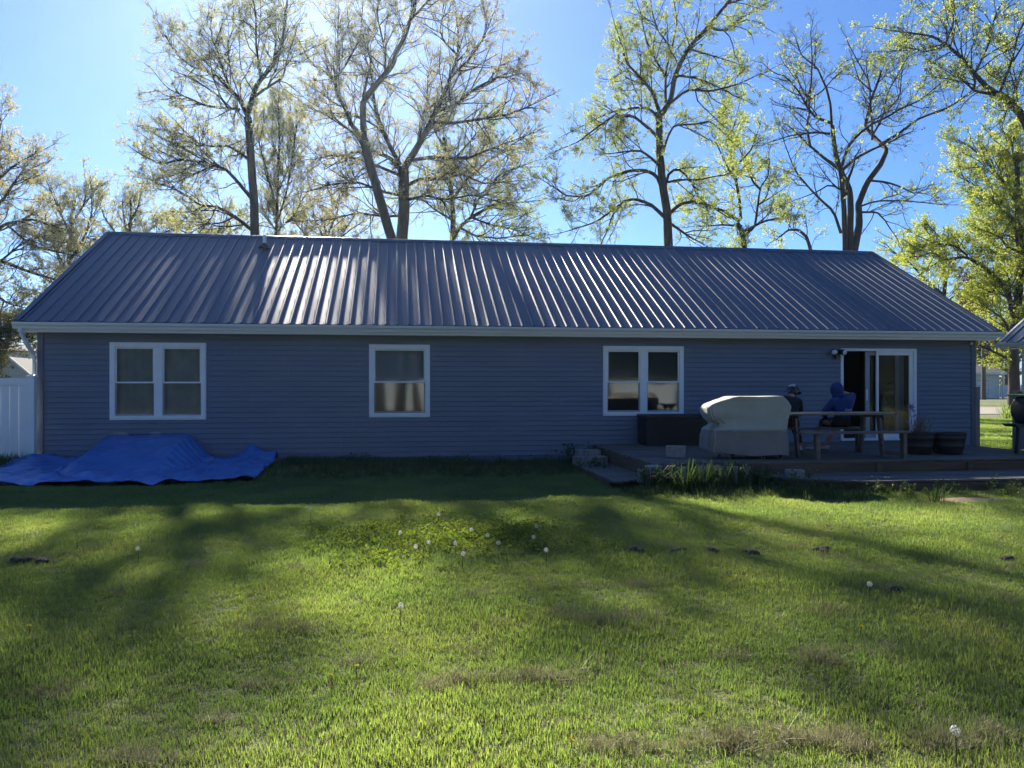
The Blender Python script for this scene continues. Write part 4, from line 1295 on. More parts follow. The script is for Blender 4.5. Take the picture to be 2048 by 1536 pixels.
# B1: leaning two-stemmed tree
make_tree('tall crooked tree leaning left with its upper limbs cut by the frame, centre left', 46.0, [
    ([(785, 480), (767, 417), (746, 345), (729, 284), (725, 268)], 24, 17, .85),
    ([(722, 268), (702, 246), (688, 205), (673, 178), (664, 140), (647, 120), (613, 102), (599, 75)], 10, 3, .2),
    ([(664, 140), (671, 92), (667, 55), (671, 0), (668, -50)], 5, 2),
    ([(664, 140), (691, 109), (708, 82), (719, 51), (722, 0)], 5, 2),
    ([(727, 270), (726, 232), (727, 205), (749, 184), (770, 164), (789, 147), (790, 132), (808, 102), (821, 65), (828, 27), (832, -40)], 14, 5, .3),
    ([(821, 65), (849, 41), (876, 20), (905, -5)], 5, 2),
    ([(825, 40), (815, 0), (812, -40)], 4, 2),
    ([(727, 200), (736, 137), (743, 102), (732, 68), (746, 37), (752, -10)], 6, 3, .15),
    ([(770, 163), (772, 130), (763, 89), (756, 65), (758, 20)], 5, 2),
    ([(725, 280), (698, 253), (660, 219), (634, 210)], 6, 2),
    ([(688, 205), (660, 190), (640, 170), (625, 165)], 4, 2),
], LV['brown'], 3, leaves=.6, spacing=0.27, l2=(1.3, 3.3))
# B2: broad crowned tree
make_tree('broad round-crowned tree with a stout upright trunk, centre left of the roof', 52.0, [
    ([(803, 480), (808, 410), (805, 338)], 28, 22, .8),
    ([(806, 345), (780, 308), (745, 290), (700, 285), (660, 300)], 10, 3, .1),
    ([(800, 325), (778, 290), (766, 266), (750, 222), (747, 180), (735, 150)], 10, 3),
    ([(806, 338), (828, 307), (849, 273), (872, 232), (893, 191), (907, 150), (910, 110), (905, 85)], 15, 3, .15),
    ([(872, 236), (910, 229), (944, 205), (985, 188), (1015, 175)], 7, 2),
    ([(860, 255), (900, 262), (950, 255), (1010, 250), (1050, 240)], 6, 2),
    ([(818, 322), (859, 318), (893, 320), (930, 325), (975, 310), (1030, 300)], 8, 2, .1),
    ([(812, 370), (842, 352), (887, 349), (927, 328), (980, 340), (1030, 335)], 8, 2, .1),
    ([(803, 350), (760, 335), (705, 314), (664, 311), (630, 325)], 7, 2, .1),
    ([(806, 390), (770, 385), (720, 370), (670, 375), (625, 385)], 6, 2, .1),
    ([(810, 400), (850, 395), (890, 410), (940, 405), (985, 420)], 6, 2, .1),
    ([(835, 300), (842, 240), (856, 190), (855, 137), (862, 100)], 8, 2),
    ([(893, 191), (930, 160), (955, 125), (965, 100)], 5, 2),
    ([(766, 266), (735, 240), (700, 225), (670, 230)], 5, 2),
    ([(907, 150), (880, 130), (872, 105), (880, 85)], 4, 2),
    ([(806, 430), (765, 430), (715, 420), (670, 432), (630, 440)], 5, 2),
], LV['brown'], 4, leaves=.58, spacing=0.2, l2=(1.6, 4.0))
# B3: tree behind at the right of B2
make_tree('dense spreading tree behind the round-crowned one, nearest the open sky', 60.0, [
    ([(907, 480), (908, 430), (903, 376), (893, 300), (890, 270)], 17, 8, .3),
    ([(906, 478), (920, 450), (944, 427), (996, 393), (1047, 379), (1080, 372)], 9, 2, .2),
    ([(944, 427), (985, 440), (1030, 442), (1070, 455)], 5, 2),
    ([(905, 400), (930, 360), (965, 330), (1010, 300), (1040, 285)], 7, 2),
    ([(898, 330), (930, 290), (960, 250), (990, 225)], 6, 2),
    ([(893, 300), (870, 260), (860, 225)], 5, 2),
    ([(906, 440), (870, 420), (840, 400), (800, 410)], 5, 2),
    ([(944, 427), (960, 390), (1000, 350), (1045, 335)], 5, 2),
    ([(904, 380), (880, 350), (850, 340)], 5, 2),
    ([(920, 450), (950, 470), (990, 480), (1040, 480)], 5, 2),
], LV['green'], 5, leaves=.7, spacing=0.24, l2=(1.7, 4.0))
# D: tree right of centre
make_tree('tall tree with a straight dark trunk and arching side limbs, right of centre', 46.0, [
    ([(1338, 500), (1334, 423), (1327, 365), (1322, 305), (1321, 237), (1321, 222)], 25, 14, .9),
    ([(1321, 230), (1338, 203), (1341, 162), (1351, 135), (1365, 108), (1392, 81), (1415, 51), (1432, 20), (1440, -30)], 11, 4, .2),
    ([(1329, 206), (1331, 169), (1338, 129), (1351, 88), (1358, 41), (1356, -20)], 6, 2),
    ([(1319, 220), (1300, 190), (1277, 173), (1236, 149), (1226, 125), (1212, 88)], 8, 2, .1),
    ([(1302, 192), (1297, 173), (1260, 149), (1246, 128), (1250, 95)], 4, 2),
    ([(1316, 230), (1300, 210), (1273, 205), (1233, 205), (1196, 220), (1165, 237)], 6, 2, .1),
    ([(1319, 275), (1297, 257), (1260, 239), (1212, 247), (1179, 271), (1145, 298), (1128, 305)], 7, 2, .1),
    ([(1260, 206), (1233, 220), (1219, 237), (1190, 262)], 4, 2),
    ([(1321, 332), (1294, 315), (1270, 308), (1233, 318), (1202, 328)], 6, 2, .1),
    ([(1325, 378), (1311, 352), (1287, 343), (1253, 345), (1212, 357), (1189, 379), (1168, 394), (1125, 398), (1085, 385)], 8, 2, .1),
    ([(1328, 432), (1307, 406), (1283, 394), (1260, 393), (1233, 413), (1199, 437), (1150, 450)], 8, 2, .1),
    ([(1256, 398), (1229, 423), (1212, 467), (1200, 490)], 4, 2),
    ([(1340, 425), (1365, 403), (1395, 394), (1432, 399), (1460, 410)], 8, 3, .15),
    ([(1331, 372), (1341, 338), (1365, 333), (1388, 352), (1409, 386)], 7, 2, .1),
    ([(1337, 362), (1355, 359), (1392, 364), (1425, 360)], 5, 2),
    ([(1325, 308), (1344, 264), (1361, 237), (1405, 233), (1440, 222), (1470, 240)], 6, 2, .1),
    ([(1338, 208), (1365, 186), (1405, 196), (1449, 190), (1476, 178)], 6, 2),
    ([(1344, 160), (1382, 156), (1422, 156), (1475, 163)], 5, 2),
    ([(1341, 445), (1375, 474), (1405, 492)], 6, 2),
    ([(1392, 81), (1430, 85), (1460, 60), (1490, 45)], 5, 2), ([(1415, 51), (1455, 30), (1490, 15)], 4, 2),
    ([(1331, 150), (1310, 120), (1290, 90), (1275, 60)], 5, 2), ([(1351, 88), (1320, 60), (1300, 30), (1290, 0)], 4, 2), ([(1360, 112), (1395, 118), (1440, 120)], 4, 2),
], LV['green'], 6, leaves=.78, spacing=0.368)
# E: low lime green tree
make_tree('low lime-green young tree behind the ridge between two taller trees', 54.0, [
    ([(1493, 495), (1490, 457), (1480, 440)], 16, 10, .5),
    ([(1480, 440), (1456, 416), (1429, 403), (1398, 406)], 7, 2, .1),
    ([(1483, 437), (1476, 399), (1466, 365), (1456, 321), (1463, 270), (1470, 240)], 7, 2, .1),
    ([(1490, 470), (1514, 450), (1520, 406), (1524, 372), (1541, 349), (1550, 320)], 6, 2, .1),
    ([(1524, 376), (1514, 359), (1507, 305), (1500, 265)], 5, 2),
    ([(1466, 365), (1440, 335), (1425, 300)], 5, 2), ([(1470, 330), (1500, 300), (1520, 260)], 4, 2),
    ([(1490, 460), (1530, 440), (1570, 430), (1600, 410)], 6, 2), ([(1485, 450), (1440, 450), (1400, 455)], 5, 2),
    ([(1429, 403), (1410, 380), (1400, 350)], 4, 2), ([(1520, 406), (1550, 390), (1580, 370)], 4, 2),
    ([(1645, 500), (1630, 465), (1610, 452), (1580, 455), (1555, 470)], 8, 3),
], LV['lime'], 7, leaves=.9, spacing=0.368, l2=(1.10, 3.00))
# F: three stemmed, nearly bare
make_tree('nearly bare three-stemmed tree above the right end of the ridge', 44.0, [
    ([(1690, 505), (1685, 396), (1679, 342), (1667, 300), (1662, 250)], 15, 8, .8),
    ([(1700, 505), (1710, 417), (1719, 367), (1723, 321)], 15, 10, .8),
    ([(1708, 505), (1733, 442), (1750, 392), (1771, 346), (1792, 312), (1817, 275), (1827, 233), (1821, 196), (1817, 137), (1825, 92), (1842, 54)], 16, 3, .6),
    ([(1662, 250), (1667, 204), (1662, 167), (1650, 121), (1629, 83), (1634, 50)], 6, 2, .1),
    ([(1664, 246), (1650, 242), (1625, 233), (1604, 212), (1608, 179), (1600, 146), (1595, 115)], 6, 2, .1),
    ([(1604, 212), (1590, 195), (1554, 167), (1535, 165)], 4, 2),
    ([(1658, 267), (1625, 267), (1596, 275), (1567, 281), (1538, 292)], 5, 2, .1),
    ([(1681, 465), (1658, 425), (1625, 404), (1600, 383), (1579, 358), (1566, 329), (1560, 310)], 6, 2, .15),
    ([(1679, 378), (1662, 365), (1642, 379), (1625, 386)], 4, 2),
    ([(1721, 318), (1696, 287), (1671, 258), (1658, 246)], 8, 4, .6),
    ([(1722, 318), (1727, 275), (1742, 254), (1767, 233), (1796, 221), (1817, 208), (1850, 195), (1880, 165)], 7, 2, .2),
    ([(1724, 321), (1750, 296), (1783, 279), (1812, 267)], 7, 4, .5),
    ([(1692, 388), (1700, 358), (1717, 329)], 7, 5, .8),
    ([(1817, 260), (1854, 237), (1883, 212), (1933, 196), (1944, 183), (1960, 170)], 7, 2, .15),
    ([(1827, 225), (1842, 192), (1837, 146), (1850, 100)], 5, 2),
    ([(1779, 344), (1817, 344), (1850, 354), (1883, 367), (1905, 360)], 5, 2, .1),
    ([(1752, 412), (1796, 408), (1821, 425), (1842, 442)], 5, 2, .1),
    ([(1750, 400), (1783, 388), (1837, 390), (1879, 400)], 4, 2, .1),
    ([(1673, 262), (1683, 208), (1698, 175), (1700, 142), (1683, 108), (1685, 54), (1688, 40)], 6, 2, .15),
    ([(1700, 142), (1725, 125), (1750, 92), (1767, 83)], 4, 2),
    ([(1800, 250), (1796, 225), (1783, 187), (1775, 137), (1760, 100), (1745, 70)], 5, 2, .1),
    ([(1821, 196), (1850, 183), (1870, 150), (1862, 100)], 4, 2),
    ([(1817, 137), (1795, 110), (1790, 80)], 4, 2),
], LV['green'], 8, leaves=0.14, spacing=0.360, l2=(0.99, 2.64), lmin=0.0, lsize=.10)
# G: trunk outside the frame at the right, limbs reaching in
make_tree('tree whose limbs reach in at the upper right corner, its trunk out of frame', 38.0, [
    ([(2112, 600), (2105, 420), (2085, 310), (2048, 233), (2025, 204), (2000, 187)], 34, 14, .75),
    ([(2000, 187), (1979, 171), (1958, 142), (1942, 108), (1921, 71), (1900, 42), (1867, 25), (1840, 15)], 11, 2, .1),
    ([(2000, 188), (1971, 185), (1946, 181), (1925, 160), (1900, 150)], 7, 2, .2),
    ([(1921, 71), (1890, 80), (1858, 62), (1840, 70)], 4, 2),
    ([(1946, 181), (1942, 160), (1921, 142), (1883, 121), (1870, 95)], 5, 2),
    ([(1958, 142), (1975, 90), (1970, 40), (1985, -10)], 5, 2), ([(2000, 187), (2010, 130), (2005, 80), (2020, 30)], 6, 2),
    ([(1921, 71), (1930, 30), (1920, -20)], 4, 2), ([(2025, 204), (2045, 160), (2050, 110)], 6, 2),
    ([(2040, 226), (2010, 215), (1985, 235), (1965, 260)], 5, 2), ([(2010, 130), (2030, 90), (2045, 50)], 4, 2),
], LV['green'], 9, leaves=.75, spacing=0.320, upb=.05)
# H: dense green tree at the right edge
make_tree('dense fresh-green tree with a thick trunk at the right edge behind the outbuilding', 50.0, [
    ([(2028, 775), (2026, 690), (2035, 600), (2040, 480), (2032, 380), (2030, 300)], 23, 8, .35),
    ([(2030, 640), (2018, 583), (1992, 550), (1967, 529), (1942, 508), (1904, 512), (1879, 537)], 12, 2, .1),
    ([(2038, 520), (2010, 470), (1985, 440), (1960, 430)], 8, 2), ([(2038, 450), (2005, 400), (1980, 360), (1965, 340)], 8, 2),
    ([(2032, 400), (2010, 340), (1995, 290), (1985, 260)], 7, 2), ([(2030, 340), (2045, 280), (2050, 240)], 6, 2),
    ([(2026, 690), (2000, 640), (1975, 620), (1950, 610)], 8, 2), ([(2028, 720), (2000, 705), (1975, 690), (1960, 680)], 6, 2),
    ([(2038, 560), (2070, 500), (2090, 440)], 8, 2), ([(2034, 610), (1998, 590), (1965, 585)], 7, 2),
    ([(2036, 500), (2000, 500), (1970, 480), (1940, 475)], 6, 2), ([(2030, 660), (2045, 640), (2070, 620)], 6, 2),
    ([(1904, 512), (1885, 500), (1860, 505)], 4, 2), ([(1942, 508), (1925, 485), (1900, 480), (1880, 470)], 5, 2),
], LV['lime'], 10, leaves=1.0, spacing=0.176, l2=(1.21, 3.36), lmin=.6)
make_tree('second fresh-green tree filling the gap behind the outbuilding roof', 62.0, [
    ([(2075, 775), (2070, 640), (2062, 520), (2060, 420), (2055, 330)], 22, 6, .3),
    ([(2066, 560), (2030, 510), (2000, 480), (1975, 470)], 7, 2), ([(2062, 480), (2025, 420), (2000, 390)], 6, 2), ([(2060, 420), (2030, 370), (2015, 330)], 6, 2), ([(2070, 620), (2030, 590), (1995, 570)], 6, 2), ([(2072, 680), (2030, 650), (1990, 640)], 6, 2), ([(2060, 380), (2045, 320), (2035, 290)], 5, 2), ([(2073, 720), (2035, 715), (2000, 715)], 6, 2),
], LV['lime'], 30, leaves=1.0, spacing=0.240, l2=(1.43, 3.84), lmin=.6)
# K: loose tree right behind the roof corner
make_tree('loose light-green tree low behind the right roof slope', 66.0, [
    ([(1880, 700), (1885, 620), (1890, 560), (1880, 520)], 14, 6, .3),
    ([(1888, 590), (1860, 550), (1840, 520), (1815, 500)], 6, 2), ([(1890, 560), (1915, 520), (1935, 500)], 6, 2),
    ([(1885, 540), (1870, 500), (1855, 475)], 5, 2), ([(1886, 620), (1850, 600), (1820, 590)], 5, 2), ([(1886, 610), (1920, 590), (1950, 575)], 5, 2),
    ([(1840, 520), (1800, 510), (1775, 500)], 4, 2),
], LV['lime'], 11, leaves=.7, spacing=0.440, l2=(1.32, 3.60), lsize=.10)
# J: purple-leaved tree
make_tree('small purple-leaved tree beside the utility pole at the right', 76.0, [
    ([(1938, 770), (1936, 700), (1940, 650), (1935, 600)], 12, 5, .3),
    ([(1938, 690), (1915, 640), (1905, 600)], 5, 2), ([(1938, 680), (1960, 640), (1970, 600)], 5, 2), ([(1937, 650), (1930, 600), (1925, 565)], 5, 2),
    ([(1938, 700), (1970, 690), (1990, 680)], 5, 2), ([(1938, 640), (1952, 590), (1955, 560)], 5, 2),
], LV['purple'], 12, leaves=.9, spacing=0.360, l2=(1.32, 3.60), lsize=.11)
# low trees far beyond the street
for i, (x, lb) in enumerate(((1968, 'rounded far tree behind the utility pole across the street'), (2012, 'dark far tree behind the low white garage across the street'))):
    make_tree(lb, 112.0, [([(x, 775), (x + 2, 740), (x, 700), (x + 3, 660)], 8, 3, .2), ([(x + 1, 745), (x - 18, 715), (x - 26, 690)], 4, 2), ([(x + 1, 740), (x + 18, 710), (x + 26, 690)], 4, 2), ([(x, 720), (x - 12, 690), (x - 14, 665)], 4, 2), ([(x, 715), (x + 12, 685), (x + 15, 660)], 4, 2), ([(x + 1, 752), (x - 24, 742), (x - 34, 735)], 4, 2), ([(x + 1, 752), (x + 24, 742), (x + 34, 735)], 4, 2)],
              LV['dark'] if i else LV['green'], 50 + i, leaves=1.0, spacing=0.400, l2=(1.65, 3.84), lsize=.2, lmin=.6)
# left side trees
make_tree('large bronze-green tree cut by the left edge of the photograph', 50.0, [
    ([(-60, 700), (-50, 560), (-30, 450), (-20, 380), (-15, 300)], 30, 8, .3),
    ([(-45, 540), (0, 520), (50, 540), (110, 560), (150, 575)], 9, 2, .1), ([(-35, 480), (20, 450), (70, 440), (120, 455)], 9, 2, .1),
    ([(-28, 430), (20, 400), (60, 370), (100, 350)], 8, 2), ([(-20, 370), (20, 330), (50, 300), (65, 290)], 8, 2),
    ([(-16, 320), (0, 280), (15, 250), (10, 230)], 6, 2), ([(-50, 590), (0, 590), (40, 610), (80, 620)], 8, 2), ([(-52, 630), (0, 640), (40, 640)], 7, 2),
    ([(20, 450), (60, 490), (110, 500), (160, 510)], 5, 2), ([(-25, 420), (-50, 350), (-60, 290)], 6, 2), ([(0, 520), (40, 480), (80, 470)], 5, 2),
], LV['brown'], 13, leaves=.75, spacing=0.24, l2=(1.43, 3.60))
make_tree('middle-sized olive tree beside the left end of the roof', 58.0, [
    ([(128, 760), (135, 640), (140, 520), (143, 440), (150, 400)], 15, 5, .3),
    ([(138, 560), (110, 500), (90, 460), (80, 420)], 6, 2), ([(140, 520), (175, 470), (195, 430), (200, 400)], 6, 2),
    ([(142, 470), (125, 420), (115, 380)], 5, 2), ([(143, 450), (165, 400), (158, 360)], 5, 2), ([(136, 620), (100, 590), (70, 580)], 6, 2),
    ([(136, 600), (165, 560), (190, 540)], 6, 2), ([(137, 640), (115, 640), (80, 650)], 5, 2), ([(140, 540), (160, 510), (180, 500)], 5, 2),
], LV['olive'], 14, leaves=.85, spacing=0.25, l2=(1.32, 3.36))
make_tree('olive-green tree rising just above the left end of the ridge', 64.0, [
    ([(255, 760), (256, 600), (254, 480), (258, 420), (256, 395)], 13, 4, .5),
    ([(255, 510), (225, 460), (205, 430), (200, 410)], 5, 2), ([(255, 500), (290, 455), (315, 430), (330, 415)], 5, 2),
    ([(255, 470), (240, 420), (235, 390)], 5, 2), ([(256, 450), (280, 410), (285, 385)], 5, 2), ([(255, 520), (300, 490), (340, 470), (365, 460)], 5, 2), ([(255, 540), (215, 510), (190, 490)], 5, 2),
], LV['olive'], 15, leaves=.9, spacing=0.24, l2=(1.21, 3.00))
make_tree('low olive tree behind the ridge below the tall slender tree', 68.0, [
    ([(420, 760), (420, 600), (422, 500), (420, 450)], 12, 5, .6),
    ([(421, 510), (380, 470), (350, 450)], 5, 2), ([(421, 500), (460, 460), (490, 440)], 5, 2), ([(421, 480), (400, 440), (395, 420)], 5, 2), ([(421, 480), (445, 440), (450, 415)], 5, 2), ([(421, 520), (480, 490), (520, 470)], 5, 2),
], LV['olive'], 16, leaves=.9, spacing=0.25, l2=(1.32, 3.12))
make_tree('low brownish tree behind the ridge below the leaning tree', 68.0, [
    ([(650, 760), (650, 600), (652, 500), (650, 440)], 12, 5, .6),
    ([(651, 510), (610, 470), (585, 440)], 5, 2), ([(651, 500), (700, 460), (730, 440)], 5, 2), ([(651, 480), (630, 440), (620, 400)], 5, 2), ([(651, 480), (675, 430), (680, 400)], 5, 2), ([(651, 520), (715, 490), (760, 475)], 5, 2), ([(651, 520), (600, 490), (560, 470)], 5, 2),
], LV['brown'], 17, leaves=.9, spacing=0.25, l2=(1.32, 3.36))
make_tree('dark leafy shrub-like tree beside the downspout at the left edge', 36.0, [
    ([(-34, 800), (-30, 740), (-22, 700), (-12, 662)], 10, 5, .2),
    ([(-22, 700), (10, 682), (35, 672), (60, 668)], 5, 2), ([(-25, 710), (-45, 690), (-60, 670)], 5, 2), ([(-18, 685), (5, 660), (15, 642)], 4, 2), ([(-15, 672), (20, 655), (48, 660)], 4, 2), ([(-28, 730), (-50, 720), (-70, 700)], 4, 2), ([(-24, 705), (0, 694), (22, 690)], 4, 2),
], LV['dark'], 18, leaves=.95, spacing=0.176, l2=(0.55, 1.44), l3=(.25, .6), lsize=.075)
# trees behind the viewpoint, for the window reflections only
for i, (x, y) in enumerate(((-2, -30), (5.55, -30), (6.75, -30.6), (7.95, -29.6), (19.3, -30.5), (24.5, -30))):
    b = np.array([x, y, 0.0])
    def loc(dx, z): 
        return ((b[0] + dx), z)
    r_ = random.Random(40 + i)
    root = empty('tree', ('tree number %d' % i), 'tree', (x, y, 0))
    root['label'] = ['leftmost', 'second from left', 'third from left', 'third from right', 'second from right', 'rightmost'][i] + ' of the unseen trees added for the window reflections'
    root['group'] = 'unseen trees added for window reflections'
    tk = MB(); lean = r_.uniform(-.5, .5)
    tk.tube([(0, 0, 0), (lean * .3, 0, 1.5), (lean, .2, 3.5), (lean * 1.3, .3, 6), (lean * 1.2, .1, 9)], [.26, .17, .15, .13, .06], 10)
    for q in range(9):
        z = 4.2 + q * .55; a = r_.uniform(0, 6.28); L = r_.uniform(1.5, 3)
        tk.tube([(lean * z / 5, 0, z), (lean * z / 5 + math.cos(a) * L * .5, math.sin(a) * L * .5, z + .7), (lean * z / 5 + math.cos(a) * L, math.sin(a) * L, z + 1.5)], [.07, .05, .015], 6)
    tk.build('trunk', M['bark'], root, True)
    q = np.random.default_rng(60 + i)
    n = 9000
    c = np.stack([q.normal(0, 1.5, n), q.normal(0, 1.5, n), 6.2 + 6.0 * q.beta(1.6, 1.8, n)], 1)
    d = unit(q.normal(size=c.shape)); s_ = unit(np.cross(d, q.normal(size=c.shape))); L = q.uniform(.16, .34, (n, 1))
    Vt = np.stack([c, c + d * L * .5 + s_ * L * .4, c + d * L, c + d * L * .5 - s_ * L * .4], 1).reshape(-1, 3)
    cr = link('crown', np_mesh('crown', Vt, np.arange(4 * n).reshape(-1, 4), LV['ever']), root); cr['kind'] = 'stuff'

q = np.random.default_rng(77); n = 60000  # hedge out of view, added so the upper panes reflect something evenly dark
hg = empty('hedge', 'tall dark evergreen hedge, unseen, added to darken the window reflections', 'hedge', (12, -37, 0))
MB().box(-50, 50, -.9, .9, 0, 7.2).build('inner_growth', LV['ever'], hg)
c = np.stack([q.uniform(-50, 50, n), q.choice([-1, 1], n) * q.uniform(.8, 1.3, n), q.uniform(0, 7.6, n)], 1)
d = unit(q.normal(size=c.shape)); s_ = unit(np.cross(d, q.normal(size=c.shape))); L = q.uniform(.15, .4, (n, 1))
Vt = np.stack([c, c + d * L * .5 + s_ * L * .35, c + d * L, c + d * L * .5 - s_ * L * .35], 1).reshape(-1, 3)
o = link('foliage', np_mesh('foliage', Vt, np.arange(4 * n).reshape(-1, 4), LV['ever']), hg); o['kind'] = 'stuff'

# ------------------------------------------------------------------ lawn grass
def tuft(name, n, spread, h0, h1, wid, lean, m, seed, dead=0.0, segs=2):
    r = np.random.default_rng(seed)
    V, F, mi = [], [], []
    for i in range(n):
        a = r.uniform(0, 6.28); rad = spread * math.sqrt(r.uniform())
        b = np.array([rad * math.cos(a), rad * math.sin(a), -0.01])
        h = r.uniform(h0, h1)
        ld = r.uniform(0, 6.28); ln = h * abs(r.normal(0, lean))
        d = np.array([math.cos(ld), math.sin(ld), 0])
        s = np.array([math.cos(ld + 1.57 + r.uniform(-.6, .6)), math.sin(ld + 1.57), 0]) * wid * r.uniform(.7, 1.3) / 2
        k = len(V)
        hh = math.sqrt(max(h * h - ln * ln, (h * .2) ** 2))
        V += [b - s, b + s, b + d * ln * .3 + [0, 0, hh * .6] - s * .8, b + d * ln * .3 + [0, 0, hh * .6] + s * .8, b + d * ln + [0, 0, hh]]
        F += [(k, k + 1, k + 3, k + 2), (k + 2, k + 3, k + 4)]
        q = 1 if r.uniform() < dead else 0
        mi += [q, q]
    me = bpy.data.meshes.new(name)
    me.from_pydata([tuple(p) for p in V], [], F)
    me.materials.append(m); me.materials.append(M['straw'])
    me.polygons.foreach_set('material_index', mi)
    me.polygons.foreach_set('use_smooth', [True] * len(F))
    return me


def scatter(name, pts, rots, scl, meshes, label=None, kind='stuff', parent=None):
    """one object: instances of the given meshes on points (geometry nodes)"""
    col = bpy.data.collections.new(name + '_sources')
    for me in meshes:
        col.objects.link(bpy.data.objects.new(me.name, me))
    me = bpy.data.meshes.new(name)
    n = len(pts)
    me.vertices.add(n); me.vertices.foreach_set('co', np.ascontiguousarray(pts, dtype=np.float32).ravel())
    a = me.attributes.new('rot', 'FLOAT_VECTOR', 'POINT'); a.data.foreach_set('vector', np.ascontiguousarray(rots, dtype=np.float32).ravel())
    a = me.attributes.new('scl', 'FLOAT', 'POINT'); a.data.foreach_set('value', np.ascontiguousarray(scl, dtype=np.float32))
    a = me.attributes.new('pick', 'INT', 'POINT'); a.data.foreach_set('value', rng.integers(0, len(meshes), n).astype(np.int32))
    o = bpy.data.objects.new(name, me); C.objects.link(o)
    ng = bpy.data.node_groups.new(name + '_nodes', 'GeometryNodeTree')
    ng.interface.new_socket('Geometry', in_out='INPUT', socket_type='NodeSocketGeometry')
    ng.interface.new_socket('Geometry', in_out='OUTPUT', socket_type='NodeSocketGeometry')
    gi, go = ng.nodes.new('NodeGroupInput'), ng.nodes.new('NodeGroupOutput')
    ip = ng.nodes.new('GeometryNodeInstanceOnPoints')
    ci = ng.nodes.new('GeometryNodeCollectionInfo')
    ci.inputs['Collection'].default_value = col
    ci.inputs['Separate Children'].default_value = True
    ci.inputs['Reset Children'].default_value = True
    def attr(nm, ty):
        q = ng.nodes.new('GeometryNodeInputNamedAttribute'); q.data_type = ty; q.inputs['Name'].default_value = nm; return q
    ar, as_, ap_ = attr('rot', 'FLOAT_VECTOR'), attr('scl', 'FLOAT'), attr('pick', 'INT')
    e2r = ng.nodes.new('FunctionNodeEulerToRotation')
    L = ng.links.new
    L(gi.outputs[0], ip.inputs['Points']); L(ci.outputs[0], ip.inputs['Instance'])
    ip.inputs['Pick Instance'].default_value = True
    L(ap_.outputs['Attribute'], ip.inputs['Instance Index'])
    L(ar.outputs['Attribute'], e2r.inputs[0]); L(e2r.outputs[0], ip.inputs['Rotation'])
    L(as_.outputs['Attribute'], ip.inputs['Scale'])
    L(ip.outputs[0], go.inputs[0])
    md = o.modifiers.new('scatter', 'NODES'); md.node_group = ng
    tag(o, label, None, None, kind)
    if parent: o.parent = parent
    return o


def blocked(X, Y):
    b = (X > -0.1) & (X < HW + .1) & (Y > -0.02) & (Y < HD + .1)
    b |= (X > DX0 - .02) & (X < DX1 + .02) & (Y > DY0 - .0)
    t = (X - 15.05) / 2.62
    b |= (np.abs(t) < 1) & (Y > DY0 - 1.42 * np.sqrt(np.clip(1 - t * t, 0, 1)) + .03) & (Y < DY0 + .1)
    b |= (X > 10.0) & (X < 10.75) & (Y > -4.3) & (Y < -.9)
    yf = -3.02 + 0.10 * np.sin(X * 1.7) + 0.05 * np.sin(X * 4.1) + 0.30 * np.clip((X - 2.9) / 1.7, 0, 1) + 0.9 * np.clip((X - 4.35) / 0.4, 0, 1) ** 2
    yb = np.where(X > 0.06, 0.0, -1.30)
    b |= (X > -2.2) & (X < 4.42) & (Y > yf + .04) & (Y < yb)
    b |= (Y > 5.0) & (Y < 6.1) & (X > 19.7)
    b |= (((X - 14.42) / .62) ** 2 + ((Y + 6.28) / .20) ** 2) < rng.uniform(.35, 1.1, X.shape)     # bare dirt patch
    return b


def in_view(X, Y, pad=2.5):
    dx, dy = X - CAM[0], Y - CAM[1]
    d = dx * FW[0] + dy * FW[1]; l = dx * RT[0] + dy * RT[1]
    return (d > 2.2) & (np.abs(l) < d * 0.645 + pad), d


def patchy(X, Y):
    return 0.5 + 0.25 * np.sin(X * 1.3 + 1.7 * np.sin(Y * .8 + .5)) + 0.25 * np.sin(Y * 1.9 + X * .5 + 1.2 * np.sin(X * 1.1)) * np.cos(X * .7 - Y * .4)


def lawn_points(n, y0, y1, x0, x1, dens_far=1.0):
    X = rng.uniform(x0, x1, n); Y = rng.uniform(y0, y1, n)
    v, d = in_view(X, Y)
    keep = v & ~blocked(X, Y)
    keep &= rng.uniform(size=n) < np.clip(6.5 / np.maximum(d, .1), .22, 1) ** 1.0
    return X[keep], Y[keep], d[keep]


gt = [tuft('grass_tuft', 40, .060, .018, .048, .0034, .55, M['grass'], 100 + i, .12) for i in range(6)]
gt += [tuft('grass_tuft', 40, .065, .014, .040, .0034, .85, M['grass'], 120 + i, .25) for i in range(4)]
X, Y, d = lawn_points(340000, -14.2, .9, -4, 24)
sc_ = rng.uniform(.75, 1.25, len(X)) * (0.70 + 0.60 * patchy(X * 1.6, Y * 1.6)) * (1 + .02 * d)
sc_ *= np.where(Y > -2.6, 1.25, 1)
rot = np.stack([rng.normal(0, .12, len(X)), rng.normal(0, .12, len(X)), rng.uniform(0, 6.28, len(X))], 1)
scatter('grass', np.stack([X, Y, hz(X, Y)], 1), rot, sc_, gt)
print('grass tufts', len(X))
# grass of the neighbouring yard seen right of the house
gt2 = [tuft('yard_grass_tuft', 40, .16, .05, .11, .010, .5, M['grass'], 140 + i, .08) for i in range(4)]
n = 16000
X = rng.uniform(18.5, 34, n); Y = rng.uniform(-1.5, 22, n)
v, d = in_view(X, Y); keep = v & ~blocked(X, Y) & (d > 15)
X, Y = X[keep], Y[keep]
scatter('yard_grass', np.stack([X, Y, hz(X, Y)], 1), np.stack([X * 0, X * 0, rng.uniform(0, 6.28, len(X))], 1), rng.uniform(.8, 1.3, len(X)), gt2)

